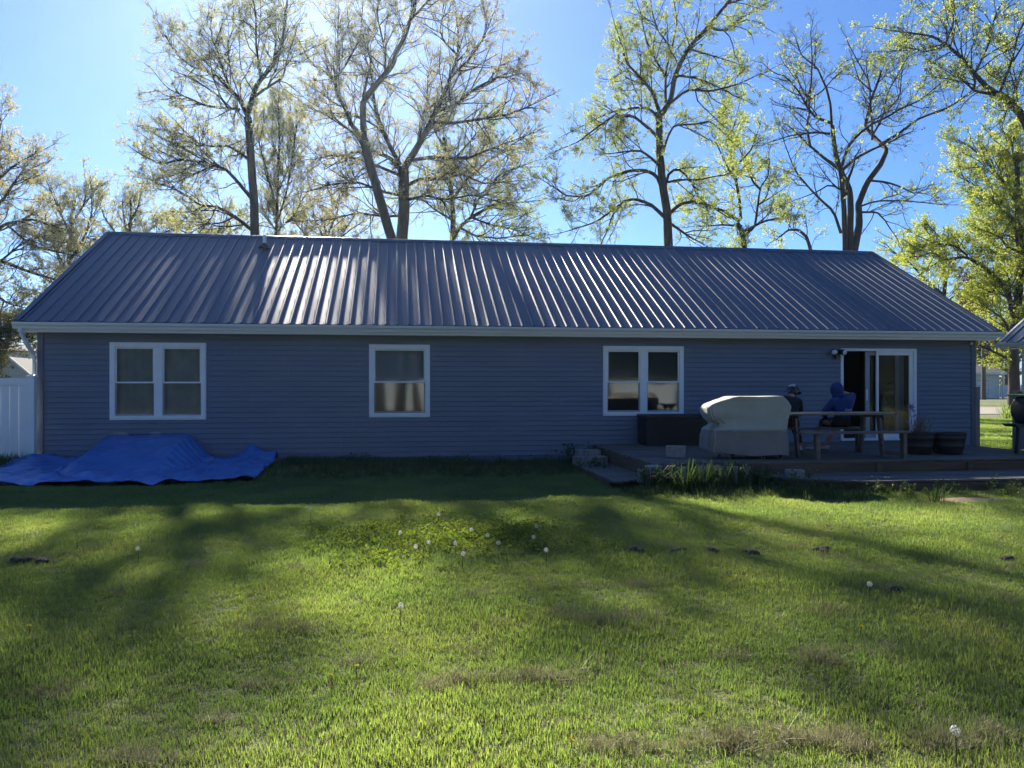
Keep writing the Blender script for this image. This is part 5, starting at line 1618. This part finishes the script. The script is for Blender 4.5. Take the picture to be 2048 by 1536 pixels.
# dead clippings lying in loose clumps and lines on the lawn
cl = [tuft('clipping_tuft', 46, .08, .03, .09, .0030, 1.2, M['straw'], 160 + i, 0) for i in range(4)]
P = []
def clump(x, y, sx, sy, n):
    c = on_z(x, y); q = rng.normal(size=(n, 2))
    a = on_z(x + sx, y)
    rx = abs(np.hypot(*(a - c)[:2]))
    b_ = on_z(x, y - sy); ry = abs(np.hypot(*(b_ - c)[:2]))
    for u in q * .5:
        p = c + RT * u[0] * rx + FW * u[1] * ry
        P.append((p[0], p[1]))
for (x, y, sx, sy, n) in ((60, 1115, 90, 8, 40), (200, 1105, 120, 12, 26), (590, 1137, 22, 6, 12), (390, 1130, 30, 6, 12), (1275, 1103, 16, 7, 10), (1345, 1100, 26, 4, 12), (1425, 1103, 30, 8, 22), (1500, 1103, 26, 6, 14), (1590, 1090, 22, 5, 10), (1640, 1105, 30, 7, 12),
    (1150, 1172, 60, 8, 18), (1300, 1166, 100, 8, 34), (1190, 1240, 40, 14, 34), (1270, 1245, 50, 12, 30), (1010, 1245, 60, 7, 14), (1110, 1228, 20, 8, 12), (600, 1260, 60, 8, 20), (510, 1258, 40, 6, 10), (1060, 1358, 110, 10, 60), (920, 1365, 50, 10, 30), (860, 1380, 30, 10, 14), (1650, 1325, 60, 16, 44),
    (1760, 1305, 60, 10, 14), (1640, 1225, 60, 8, 18), (1780, 1190, 26, 6, 12), (1830, 1165, 40, 6, 10), (1960, 1130, 60, 8, 20), (2020, 1125, 30, 8, 12), (2030, 1205, 40, 8, 12), (1560, 1470, 150, 14, 80), (1690, 1480, 80, 14, 50), (1880, 1480, 110, 14, 50), (1450, 1490, 80, 12, 36), (1250, 1500, 150, 14, 60),
    (120, 1385, 110, 14, 24), (520, 1370, 70, 8, 16), (430, 1440, 16, 8, 6), (300, 1520, 130, 12, 30), (950, 1300, 60, 10, 10), (700, 1330, 50, 8, 10), (1470, 1320, 50, 8, 12), (1980, 1460, 60, 12, 20), (240, 1185, 40, 6, 10), (940, 1190, 40, 5, 8)):
    clump(x, y, sx * 1.0, sy * 1.1, int(n * .5) + 2)
P = np.array(P); Zc = hz(P[:, 0], P[:, 1]) + .012
scatter('grass_clippings', np.column_stack([P, Zc]), np.column_stack([rng.normal(0, .3, (len(P), 2)), rng.uniform(0, 6.28, len(P))]), rng.uniform(.5, 1.05, len(P)), cl)
clods = [lump((0, 0, 0), .05, .045, .03, 70 + i) for i in range(3)]
for me in clods: me.name = 'clod'; me.materials.append(M['soil'])
P = []
for (x, y, sx, sy, n) in ((1425, 1105, 14, 4, 5), (1350, 1102, 18, 3, 3), (1500, 1104, 14, 3, 3), (1640, 1100, 16, 3, 3), (1275, 1105, 8, 3, 2), (40, 1122, 40, 3, 5), (1790, 1190, 10, 3, 2), (2010, 1122, 18, 3, 3)): clump(x, y, sx, sy, n)
P = np.array(P)
scatter('soil_clods', np.column_stack([P, hz(P[:, 0], P[:, 1]) + .02]), np.column_stack([np.zeros((len(P), 2)), rng.uniform(0, 6.28, len(P))]), rng.uniform(.5, 1.3, len(P)), clods)

# clover-like ground cover patch with the dandelions
clv = []
for i in range(3):
    r = np.random.default_rng(200 + i); mb = MB()
    for k in range(26):
        a = r.uniform(0, 6.28); rad = .09 * math.sqrt(r.uniform()); c = Vector((rad * math.cos(a), rad * math.sin(a), r.uniform(.03, .075)))
        d = Vector(r.normal(size=3) * [1, 1, .7]).normalized() * r.uniform(.010, .018); s = d.cross(Vector(r.normal(size=3) * [.6, .6, 1])).normalized() * d.length * .6
        mb.add([c - d, c + s, c + d, c - s], [(0, 1, 2, 3)])
    clv.append(mb.mesh('clover_tuft', M['clover']))
P = []
for (x, y, sx, sy, n) in ((790, 1085, 190, 40, 130), (970, 1085, 200, 36, 130), (1070, 1070, 130, 34, 50), (880, 1056, 220, 30, 60)): clump(x, y, sx, sy, n)
P = np.array(P)
scatter('clover', np.column_stack([P, hz(P[:, 0], P[:, 1])]), np.column_stack([np.zeros((len(P), 2)), rng.uniform(0, 6.28, len(P))]), rng.uniform(.8, 1.3, len(P)), clv)

# dandelions, each one a thing
jr = random.Random(21)
stem_me = MB().tube([(0, 0, -.01), (.006, 0, .07), (0, .004, .14)], [.003, .0026, .002], 5).mesh('stem', M['weed'], True)
ball = MB(); 
for i in range(46):
    z = 1 - 2 * (i + .5) / 46; a = i * 2.39996; rr = math.sqrt(1 - z * z); d = Vector((rr * math.cos(a), rr * math.sin(a), z))
    s = d.cross(Vector((.3, .2, 1))).normalized() * .0055; q = d.cross(s).normalized() * .0055; c = d * .024
    ball.add([c - s, c + q, c + s, c - q], [(0, 1, 2, 3)])
ball.ball((0, 0, 0), .006, 6)
head_me = ball.mesh('seed_head', M['fluff'])
yl = MB()
for i in range(26):
    a = i * 2.39996; rr = .010 + .012 * (i / 26); d = Vector((math.cos(a), math.sin(a), .25)); s = Vector((-math.sin(a), math.cos(a), 0)) * .003; d.z += .3 * math.sin(i * 1.7)
    yl.add([d * .003 - s, d * .003 + s, d * rr + s, d * rr - s], [(0, 1, 2, 3)])
yel_me = yl.mesh('flower_head', M['yellow'])
DL = {(621, 1019): 'white dandelion seed head at the shadow edge left of the cluster', (877, 1025): 'white dandelion seed head at the shadow edge behind the cluster', (276, 1094): 'lone white dandelion seed head in the shaded left lawn',
      (802, 1201): 'lone white dandelion seed head in front of the cluster', (1738, 1170): 'lone white dandelion seed head in the right lawn', (1912, 1453): 'nearest white dandelion seed head, lower right corner of the lawn',
      (1143, 1482): 'nearest yellow dandelion flower, at the lower edge of the photograph', (714, 1334): 'farther of two neighbouring yellow dandelion flowers in the left lawn', (665, 1354): 'nearer of two neighbouring yellow dandelion flowers in the left lawn',
      (58, 1251): 'yellow dandelion flower nearest the left edge of the photograph', (475, 1230): 'yellow dandelion flower in the left half of the middle lawn', (1722, 1250): 'yellow dandelion flower in the right lawn'}
def dandelion(x, y, ripe=True):
    h = .15 if ripe else .06
    p = on_z(x, y + (2 if ripe else 1) * 0, 0.0)
    p = on_z(x, y, h)                      # the head stands at this height
    g = 'white dandelion seed heads in the lawn' if ripe else 'yellow dandelion flowers in the lawn'
    e = empty('dandelion', 'white fluffy dandelion seed head in the cluster on the clover patch' if ripe else 'small yellow dandelion flower open in the lawn', 'dandelion', (p[0], p[1], float(hz(p[0], p[1]))), jr.uniform(0, 6), g)
    if (x, y) in DL: e['label'] = DL[(x, y)]
    st = link('stem', stem_me, e); st.scale = (1, 1, h / .14)
    hd = link('seed_head' if ripe else 'flower_head', head_me if ripe else yel_me, e, loc=(0, .004, h)); hd.scale = (.82, .82, .82) if ripe else (.8, .8, .8); hd.rotation_euler = (jr.uniform(-.2, .9), jr.uniform(-.4, .4), 0)
for (x, y) in ((621, 1019), (877, 1025), (942, 1058), (858, 1086), (831, 1094), (801, 1068), (910, 1089), (926, 1109), (997, 1086), (976, 1072), (276, 1094), (802, 1201), (1074, 1055), (1068, 1073), (1092, 1098), (1738, 1170), (1912, 1453)): dandelion(x, y)
for (x, y) in ((1143, 1482), (714, 1334), (665, 1354), (58, 1251), (475, 1230), (1722, 1250)): dandelion(x, y, False)

# ------------------------------------------------------------------ plants by the deck and the wall
def blade_plant(c, n, h, spread, wid, m, seed, droop=.5):
    r = np.random.default_rng(seed); mb = MB()
    for i in range(n):
        a = r.uniform(0, 6.28); rad = spread * .35 * math.sqrt(r.uniform())
        b = np.array([rad * math.cos(a), rad * math.sin(a), -.01])
        L = h * r.uniform(.6, 1.15); a2 = a + r.uniform(-.7, .7); d = np.array([math.cos(a2), math.sin(a2), 0]); out = L * r.uniform(.15, droop)
        s = np.array([-math.sin(a2), math.cos(a2), 0]) * wid * .5 * r.uniform(.7, 1.2)
        top = L * math.sqrt(max(.1, 1 - (out / L) ** 2))
        ps = [b, b + d * out * .3 + [0, 0, top * .55], b + d * out * .75 + [0, 0, top * .95], b + d * out * 1.25 + [0, 0, top * r.uniform(.7, 1.0)]]
        ws = [.7, 1, .8, .05]
        V = []
        for p, w_ in zip(ps, ws): V += [p - s * w_, p + s * w_]
        mb.add(V, [(0, 1, 3, 2), (2, 3, 5, 4), (4, 5, 7, 6)])
    return mb
jr = random.Random(31)
lab = ['leftmost lily clump, at the deck corner below the round stone', 'lily clump second from the left in front of the deck', 'broad sunlit lily clump before the white-topped edging blocks', 'lily clump in front of the brightest edging block', 'lily clump below the covered barbecue', 'spiky lily clump right of the edging blocks', 'rightmost lily clump, near the yellow weeds']
for i, (x, y, h) in enumerate(((1302, 984, .42), (1338, 988, .44), (1372, 990, .50), (1408, 988, .48), (1440, 984, .42), (1478, 980, .40), (1520, 978, .36))):
    p = on_z(x, y - 5)
    o = blade_plant(None, 70, h, .42, .016, M['lily'], 300 + i, .75).build('lily_clump', M['lily'], None, loc=(p[0], p[1], float(hz(p[0], p[1]))))
    tag(o, lab[i], 'plant', 'lily clumps before the deck')
o = None
p = on_z(1872, 1004)
o = blade_plant(None, 40, .26, .30, .014, M['lily'], 330, .6).build('grass_clump', M['lily'], None, loc=(p[0], p[1], 0)); tag(o, 'sunlit grass clump beside the bare dirt patch', 'plant')
p = on_z(1995, 838)
o = blade_plant(None, 110, .75, 1.1, .02, M['grass'], 331, .6).build('grass_clump', M['grass'], None, loc=(p[0] + .5, p[1], 0)); tag(o, 'tall sunlit grass clump beside the far street at the right', 'plant')
# dirt patch
dm = MB()
ring = [(14.42 + .66 * math.cos(a) * (1 + .1 * math.sin(3 * a)), -6.28 + .24 * math.sin(a) * (1 + .15 * math.sin(2 * a + 1))) for a in np.linspace(0, 2 * math.pi, 40, endpoint=False)]
V = [(x, y, float(hz(x, y)) + .003) for x, y in ring] + [(14.42, -6.28, float(hz(14.42, -6.28)) + .035)]
dm.add(V, [(i, (i + 1) % 40, 40) for i in range(40)])
o = dm.build('dirt_patch', M['dirt'], None, True); tag(o, kind='structure')

def leafy(n, h, spread, size, seed, stems=8):
    r = np.random.default_rng(seed); lv, st = MB(), MB()
    for s in range(stems):
        a = r.uniform(0, 6.28); rad = spread * .5 * math.sqrt(r.uniform()); b = Vector((rad * math.cos(a), rad * math.sin(a), -.01))
        tip = b + Vector((r.normal() * .25 * spread, r.normal() * .25 * spread, h * r.uniform(.55, 1.1)))
        mid = (b + tip) / 2 + Vector((r.normal() * .03, r.normal() * .03, 0))
        st.tube([b, mid, tip], [.004, .003, .0015], 4)
        for k in range(n // stems):
            t = r.uniform(.2, 1); c = b.lerp(tip, t); d = Vector(r.normal(size=3) + [0, 0, .3]).normalized() * size * r.uniform(.6, 1.3); q = d.cross(Vector(r.normal(size=3))).normalized() * size * .32
            lv.add([c, c + d * .5 + q, c + d, c + d * .5 - q], [(0, 1, 2, 3)])
    return lv, st
def weed(x, y, h, spread, label, seed, n=90, flower=0, grp=None, size=.05, z=0.0, Y=None):
    p = on_z(x, y, z) if Y is None else on_y(x, y, Y)
    e = empty('weed_plant', label, 'plant', (p[0], p[1], float(hz(p[0], p[1]))), 0, grp)
    lv, st = leafy(n, h, spread, size, seed, max(6, n // 10))
    lv.build('leaves', M['weed'], e); st.build('stems', M['weed'], e)
    if flower:
        r = random.Random(seed); f = MB()
        for k in range(flower):
            c = Vector((r.uniform(-.5, .5) * spread, r.uniform(-.5, .5) * spread, h * r.uniform(.75, 1.1)))
            for q in range(5):
                a = q * 1.2566; d = Vector((math.cos(a), math.sin(a), .4)) * .018; s = Vector((-math.sin(a), math.cos(a), 0)) * .008
                f.add([c, c + d * .6 + s, c + d, c + d * .6 - s], [(0, 1, 2, 3)])
        f.build('flowers', M['yellow'], e)
G = 'weeds growing before the deck'
weed(1560, 982, .30, .40, 'leafy green weed with few yellow flowers left of the flat round stone', 400, 120, 3, G)
weed(1600, 984, .34, .42, 'weed with the most yellow flowers below the flat round stone', 401, 130, 9, G)
weed(1640, 986, .24, .45, 'low leafy weed at the left end of the curved step', 402, 110, 4, G)
weed(1765, 990, .22, .50, 'leafy weed with a yellow bloom in front of the curved step', 403, 150, 4, G)
weed(1805, 990, .20, .40, 'low leafy weed under the middle of the curved step', 404, 110, 1, G)
weed(1900, 985, .24, .36, 'thin weed right of the middle of the curved step', 405, 70, 0, G)
weed(2010, 985, .22, .6, 'dark weed at the right end of the curved step', 406, 90, 0, G)
G2 = 'weeds along the foundation wall'
for i, (x, y, h, s, n, lb) in enumerate(((556, 925, .36, .5, 150, 'tallest bushy weed right of the blue tarp end'), (590, 925, .26, .4, 100, 'bushy weed second right of the blue tarp'), (690, 928, .18, .4, 90, 'low weed by the wall left of the single window'), (725, 930, .24, .35, 80, 'upright weed below the single window'),
        (870, 930, .20, .4, 90, 'low weed by the wall right of the single window'), (915, 935, .24, .5, 110, 'leafy weed before the bare foundation'), (1000, 932, .20, .4, 90, 'weed by the wall in the middle of the foundation'), (1090, 935, .22, .5, 110, 'leafy weed left of the bush beside the deck'))):
    weed(x, y, h, s, lb, 420 + i, n, 0, G2)
weed(1160, 930, .42, .75, 'dark bushy weed at the left end of the deck', 440, 320, 0, G2, size=.06)
weed(1190, 945, .28, .6, 'spreading weed beside the plank walk', 441, 200, 0, G2, size=.05)
# taller unmown grass under the wall, by the fence and around the deck
tall = [tuft('tall_grass_tuft', 22, .07, .08, .20, .006, .45, M['weed'], 180 + i, .06) for i in range(4)]
P = []
for n, x0, x1, y0, y1 in ((900, 4.6, 8.2, -1.1, -.03), (260, 8.2, 10.6, -1.2, -.45), (600, 4.6, 10.5, -2.6, -1.0), (420, -2.4, -.1, -1.25, -.25), (220, 10.0, 12.5, -5.6, -4.3), (500, 12.3, 18.5, -6.0, -4.2), (260, 18.0, 19.6, -5.2, -2.0)):
    X = rng.uniform(x0, x1, n); Y = rng.uniform(y0, y1, n); k_ = ~blocked(X, Y); P.append(np.stack([X[k_], Y[k_]], 1))
P = np.concatenate(P)
sc2 = rng.uniform(.5, 1.15, len(P)); sc2[P[:, 0] < 0] *= 1.5
scatter('tall_grass', np.column_stack([P, hz(P[:, 0], P[:, 1])]), np.column_stack([rng.normal(0, .15, (len(P), 2)), rng.uniform(0, 6.28, len(P))]), sc2, tall)
# leggy stems in front of the barbecue
P = []
dl = MB()
for i in range(14):
    p = on_z(jr.uniform(1440, 1560), jr.uniform(968, 978)); h = jr.uniform(.45, .75)
    dl.tube([p, p + np.array([jr.uniform(-.05, .05), 0, h * .6]), p + np.array([jr.uniform(-.1, .1), 0, h])], [.004, .003, .0015], 4)
o = dl.build('dry_stalks', M['drystem'], None); tag(o, 'thin dry stalks standing among the lilies before the barbecue', 'plant')

# ------------------------------------------------------------------ people
def skin(name, nodes, edges, m, parent, root, sub=2):
    """nodes: {key: ((x,y,z), radius or (rx,ry))}"""
    keys = list(nodes)
    me = bpy.data.meshes.new(name)
    me.from_pydata([nodes[k][0] for k in keys], [(keys.index(a), keys.index(b)) for a, b in edges], [])
    me.materials.append(m)
    o = link(name, me, parent)
    md = o.modifiers.new('skin', 'SKIN')
    md.use_smooth_shade = True
    for i, k in enumerate(keys):
        r = nodes[k][1]
        me.skin_vertices[0].data[i].radius = r if hasattr(r, '__len__') else (r, r)
    me.skin_vertices[0].data[keys.index(root)].use_root = True
    o.modifiers.new('sub', 'SUBSURF').levels = sub
    o.modifiers['sub'].render_levels = sub
    return o


def hand(parent, wrist, direction, palm_n, mats, curl=.7, flip=1):
    d = Vector(direction).normalized(); n = Vector(palm_n); n = (n - d * n.dot(d)).normalized(); s = d.cross(n) * flip
    w_ = Vector(wrist)
    mb = MB()
    rot = Matrix((s, d, n)).transposed()
    mb.ball(w_ + d * .045, .05, 10, sc=(.80, 1.0, .34), rot=rot)
    for k, (o_, L) in enumerate(((-.030, .068), (-.010, .078), (.011, .072), (.030, .056))):
        b = w_ + s * o_ + d * .075
        p1_ = b + d * L * .45 - n * .004
        p2_ = p1_ + (d * math.cos(curl) - n * math.sin(curl)) * L * .32
        p3_ = p2_ + (d * math.cos(curl * 2) - n * math.sin(curl * 2)) * L * .28
        mb.tube([b - d * .02, p1_, p2_, p3_], [.0095, .009, .008, .0065], 6)
    b = w_ - s * .034 + d * .025
    mb.tube([b, b - s * .022 + d * .028 - n * .008, b - s * .022 + d * .055 - n * .02], [.012, .010, .008], 6)
    return mb.build('hand', mats, parent, True)


def person(label, loc, rz, P, top_m, leg_m, shoe_m, hood=False, cap=None, text=False, bare_shin=True):
    """P: joint positions in the person's own frame (x right, y forward, z up from the deck)"""
    e = empty('person', label, 'person', loc, rz)
    hip, chest, neck, head = P['hip'], P['chest'], P['neck'], P['head']
    N = {'pelvis': (hip, .10), 'belly': (tuple((np.array(hip) * .5 + np.array(chest) * .5)), .125), 'chest': (chest, .135), 'neck': (neck, .055), 'skull0': (tuple(np.array(neck) * .45 + np.array(head) * .55), .070), 'skull': (head, .092), 'crown': (tuple(np.array(head) + np.array(P['headup']) * .07), .075)}
    Ed = [('pelvis', 'belly'), ('belly', 'chest'), ('chest', 'neck'), ('neck', 'skull0'), ('skull0', 'skull'), ('skull', 'crown')]
    for s in 'lr':
        N['sh' + s] = (P['sh' + s], .050); N['el' + s] = (P['el' + s], .034); N['wr' + s] = (P['wr' + s], .030)
        N['th' + s] = (P['th' + s], .075); N['kn' + s] = (P['kn' + s], .058); N['ca' + s] = (tuple(np.array(P['kn' + s]) * .62 + np.array(P['an' + s]) * .38), .056); N['an' + s] = (P['an' + s], .036)
        N['toe' + s] = (P['to' + s], .034)
        Ed += [('chest', 'sh' + s), ('sh' + s, 'el' + s), ('el' + s, 'wr' + s), ('pelvis', 'th' + s), ('th' + s, 'kn' + s), ('kn' + s, 'ca' + s), ('ca' + s, 'an' + s), ('an' + s, 'toe' + s)]
    skin('body', N, Ed, M['skin'], e, 'pelvis')
    # face: nose, eyes, mouth, ears on the head, turned where the head looks
    hu = Vector(P['headup']).normalized(); hf = Vector(P['look']); hf = (hf - hu * hf.dot(hu)).normalized(); hs = hf.cross(hu)
    hd = Vector(head)
    fc = MB()
    fc.tube([hd + hf * .085 + hu * .03, hd + hf * .115 - hu * .015], [.010, .016], 8)
    for s in (-1, 1): fc.ball(hd + hs * s * .095 - hu * .005 - hf * .01, .026, 8, sc=(.5, 1, 1.2))
    fc.build('face', M['skin'], e, True)
    ey = MB()
    for s in (-1, 1): ey.ball(hd + hf * .088 + hs * s * .032 + hu * .022, .010, 8)
    ey.tube([hd + hf * .092 - hu * .05 - hs * .02, hd + hf * .096 - hu * .052, hd + hf * .092 - hu * .05 + hs * .02], .005, 6)
    ey.build('eyes_and_mouth', M['black'], e, True)
    # jacket or hoodie
    N2 = {'hem': (tuple(np.array(hip) + [0, 0, .0]), (.185, .175)), 'belly': (N['belly'][0], (.165, .155)), 'chest': (chest, (.165, .15)), 'collar': (tuple(np.array(neck) * .9 + np.array(chest) * .1), .09)}
    E2 = [('hem', 'belly'), ('belly', 'chest'), ('chest', 'collar')]
    for s in 'lr':
        N2['sh' + s] = (P['sh' + s], .095); N2['el' + s] = (P['el' + s], .080); wk = .35 if (P.get('push_r') and s == 'r') else .9; N2['wr' + s] = (tuple(np.array(P['wr' + s]) * wk + np.array(P['el' + s]) * (1 - wk)), .046)
        E2 += [('chest', 'sh' + s), ('sh' + s, 'el' + s), ('el' + s, 'wr' + s)]
    skin('hoodie', N2, E2, top_m, e, 'hem')
    N3 = {'seat': (tuple(np.array(hip) + [0, 0, -.01]), (.175, .165)), 'waist': (tuple(np.array(hip) * .75 + np.array(chest) * .25), (.16, .15))}; E3 = [('seat', 'waist')]
    for s in 'lr':
        kk = tuple(np.array(P['kn' + s]) * 1.0 + np.array([0, 0, .0]))
        N3['th' + s] = (P['th' + s], .115); N3['kn' + s] = (kk, .092); E3 += [('seat', 'th' + s), ('th' + s, 'kn' + s)]
        if not bare_shin:
            N3['an' + s] = (tuple(np.array(P['an' + s]) + [0, 0, .03]), .058); E3 += [('kn' + s, 'an' + s)]
    skin('trousers' if not bare_shin else 'shorts', N3, E3, leg_m, e, 'seat')
    for s in 'lr':
        a, t = Vector(P['an' + s]), Vector(P['to' + s]); d = (t - a); d.z = 0; d.normalize()
        z0 = a.z - .075
        sh = MB(); side = Vector((-d.y, d.x, 0))
        secs = [(-.075, .032, .075), (-.03, .038, .085), (.05, .042, .06), (.12, .046, .045), (.165, .036, .028)]
        V = []
        for (u, wd, hh) in secs:
            c = Vector((a.x, a.y, z0)) + d * u
            for k in range(8):
                an = k * math.pi / 7
                V.append(c + side * wd * math.cos(an) + Vector((0, 0, hh * math.sin(an))))
        F = [(i * 8 + k, i * 8 + k + 1, i * 8 + 9 + k, i * 8 + 8 + k) for i in range(4) for k in range(7)] + [tuple(range(7, -1, -1)), tuple(range(32, 40))]
        F += [(i * 8, i * 8 + 8, i * 8 + 15, i * 8 + 7) for i in range(4)]
        sh.add(V, F).build('shoe', shoe_m, e, True)
        wv = Vector(P['wr' + s]); dd = wv - Vector(P['el' + s])
        hand(e, wv - dd.normalized() * .01, P.get('hd' + s, dd), P.get('pn' + s, (0, 0, 1)), M['skin'], .7, 1 if s == 'l' else -1)
    if hood:
        hm = MB(); rot = Matrix((hs, hf, hu)).transposed()
        hm.ball(hd - hf * .018 + hu * .008, .138, 16, sc=(.88, .98, 1.08), rot=rot)
        ho = hm.build('hood', top_m, e, True)
        # leave the face opening free
        bm = bmesh.new(); bm.from_mesh(ho.data)
        dl_ = [v for v in bm.verts if (v.co - hd).normalized().dot(hf) > .72]
        bmesh.ops.delete(bm, geom=dl_, context='VERTS'); bm.to_mesh(ho.data); bm.free()
        MB().tube([Vector(neck) - hs * .10, Vector(neck) - hf * .10 - hu * .01, Vector(neck) + hs * .10], [.05, .062, .05], 10).build('hood_collar', top_m, e, True)
    if cap:
        cm = MB(); rot = Matrix((hs, hf, hu)).transposed()
        cm.ball(hd + hu * .025, .118, 16, sc=(.92, 1.02, 1.0), rot=rot)
        co = cm.build('cap', cap[0], e, True)
        bm = bmesh.new(); bm.from_mesh(co.data)
        bmesh.ops.delete(bm, geom=[v for v in bm.verts if (v.co - hd).dot(hu) < .012], context='VERTS'); bm.to_mesh(co.data); bm.free()
        br = MB(); c = hd + hu * .03
        V = []
        for k in range(9):
            a = (k - 4) / 4 * .95
            u = hf * math.cos(a) + hs * math.sin(a)
            V += [c + u * .112, c + u * (.112 + .075 * math.cos(a)) - hu * .02]
        br.add(V, [(2 * i, 2 * i + 1, 2 * i + 3, 2 * i + 2) for i in range(8)])
        br.build('cap_brim', cap[0], co)
        # pale front panel
        pnl = MB(); V = []
        for i in range(5):
            for k in range(7):
                a = (k - 3) / 3 * .8 + math.pi; el = .35 + i * .2
                u = hf * math.cos(a) * math.cos(el) + hs * math.sin(a) * math.cos(el) + hu * math.sin(el)
                V.append(hd + hu * .025 + (u * .121))
        pnl.add(V, [(i * 7 + k, i * 7 + k + 1, i * 7 + 8 + k, i * 7 + 7 + k) for i in range(4) for k in range(6)])
        pnl.build('cap_panel', cap[1], co, True)
    if not hood:
        hr_ = MB(); rot = Matrix((hs, hf, hu)).transposed()
        hr_.ball(hd - hf * .012 + hu * .012, .108, 12, sc=(.94, 1.0, 1.02), rot=rot)
        hr_.tube([hd - hf * .05 - hu * .03, Vector(neck) - hf * .045 + hu * .01], [.075, .068], 10)
        ho = hr_.build('hair', M['black'], e, True)
        bm = bmesh.new(); bm.from_mesh(ho.data)
        bmesh.ops.delete(bm, geom=[v for v in bm.verts if (v.co - hd).normalized().dot(hf) > .35 and (v.co - hd).dot(hu) < .07 or (v.co - hd).dot(hu) < -.10], context='VERTS'); bm.to_mesh(ho.data); bm.free()
    return e

M['navy'] = mat('black_hoodie', (0.014, 0.014, 0.022), 0.9, .2, 12, .3, 40)
M['blue'] = mat('blue_hoodie', (0.014, 0.036, 0.135), 0.9, .15, 12, .3, 40)
M['shorts'] = mat('dark_shorts', (0.020, 0.019, 0.026), 0.9, .2, 12)
M['maroon'] = mat('dark_red_trousers', (0.055, 0.026, 0.026), 0.9, .2, 12)
M['shoe_w'] = mat('white_shoe', (0.55, 0.56, 0.58), 0.6, .1, 12)
M['shoe_d'] = mat('dark_shoe', (0.05, 0.05, 0.055), 0.6, .1, 12)
M['cap_b'] = mat('black_cap', (0.02, 0.02, 0.026), 0.8, .2, 12)
M['cap_w'] = mat('pale_mesh', (0.38, 0.39, 0.40), 0.8, .1, 12)

bz = 0.46
# person 2: blue hoodie, back to the viewer on the far bench, right arm raised to the face
b2 = at(1694, 850, 14.55)
PB = dict(hip=(-.02, -.02, bz + .10), chest=(0.0, .06, bz + .43), neck=(-.01, .10, bz + .57), head=(-.03, .16, bz + .68), headup=(0, .12, 1), look=(.25, 1, -.15),
          shl=(-.17, .05, bz + .46), ell=(-.27, .16, bz + .24), wrl=(-.16, .36, bz + .20), shr=(.17, .06, bz + .47), elr=(.33, .24, bz + .58), wrr=(.12, .30, bz + .66),
          thl=(-.12, .10, bz + .085), knl=(-.20, .46, bz + .06), anl=(-.30, .50, .09), tol=(-.36, .64, .045), thr=(.12, .10, bz + .085), knr=(.17, .48, bz + .06), anr=(-.06, .52, .09), tor=(-.12, .66, .045), hdr=(-.9, .1, .3), pnr=(0, 1, 0), push_r=True)
pb_ = person('person in a blue hoodie, hood up, back to the yard, hand raised to the face', (b2[0], -2.50, DZ), -.05, PB, M['blue'], M['shorts'], M['shoe_w'], hood=True)
# white script-like print on the back, too small to read in the photograph
M['print'] = mat('white_print', (0.6, 0.62, 0.66), 0.8, .05, 10)
bp = MB()
for k, sh in enumerate(([(0, 0), (.012, .05), (.024, .01), (.036, .05)], [(.045, .015), (.06, .035), (.07, .01), (.055, .0), (.045, .015)], [(.08, 0), (.084, .035), (.10, .03), (.10, 0)], [(.108, .02), (.125, .03), (.118, .045), (.106, .03), (.112, .004), (.135, .006)], [(-.01, -.014), (.06, -.02), (.14, -.012)])):
    bp.tube([(x - .02, -.131 - .04 * z, bz + .30 + z) for x, z in sh], .0045, 4)
bp.build('back_print', M['print'], pb_)
# person 1: black hoodie and cap, hunched at the table's left end
b1 = at(1584, 850, 14.5)
PA = dict(hip=(-.05, -.02, bz + .10), chest=(.0, .10, bz + .44), neck=(.06, .16, bz + .57), head=(.115, .22, bz + .655), headup=(.25, .3, 1), look=(.8, .8, -.35),
          shl=(-.17, .08, bz + .47), ell=(-.25, .24, bz + .22), wrl=(-.05, .42, bz + .18), shr=(.18, .10, bz + .46), elr=(.25, .28, bz + .22), wrr=(.08, .44, bz + .18),
          thl=(-.12, .10, bz + .085), knl=(-.15, .48, bz + .05), anl=(-.14, .50, .09), tol=(-.14, .66, .045), thr=(.12, .10, bz + .085), knr=(.22, .46, bz + .05), anr=(.34, .46, .09), tor=(.38, .60, .045))
person('person in a black hoodie and cap hunched over beside the covered barbecue', (b1[0], -2.50, DZ), -.15, PA, M['navy'], M['maroon'], M['shoe_w'], cap=(M['cap_b'], M['cap_w']), bare_shin=False)
# dim figure inside the door
b3 = on_y(1783, 800, 0.75)
PC = dict(hip=(0, 0, bz + .10), chest=(.0, .02, bz + .46), neck=(.0, .04, bz + .62), head=(.03, .06, bz + .74), headup=(0, .05, 1), look=(0, 1, -.1),
          shl=(-.19, .02, bz + .50), ell=(-.25, .10, bz + .24), wrl=(-.12, .30, bz + .16), shr=(.19, .02, bz + .50), elr=(.25, .10, bz + .24), wrr=(.12, .30, bz + .16),
          thl=(-.11, .10, bz + .085), knl=(-.13, .46, bz + .05), anl=(-.13, .46, .09), tol=(-.13, .62, .045), thr=(.11, .10, bz + .085), knr=(.13, .46, bz + .05), anr=(.13, .46, .09), tor=(.13, .62, .045))
person('dim dark-clothed person sitting inside behind the glass of the sliding door', (b3[0], 0.75, .36), R(170), PC, M['navy'], M['shorts'], M['shoe_d'], bare_shin=False)
ch = empty('stool', 'dark wooden stool under the dim person inside the sliding door', 'stool', (b3[0], .75, .36))
MB().lathe([(0, bz - .03), (.18, bz - .03), (.19, bz - .015), (.18, bz), (0, bz)], n=20).build('seat', M['dark_in'], ch)
for a in (.78, 2.36, 3.93, 5.5): MB().bar((.15 * math.cos(a), .15 * math.sin(a), .0), (.12 * math.cos(a), .12 * math.sin(a), bz - .03), .03, .03).build('leg', M['dark_in'], ch)
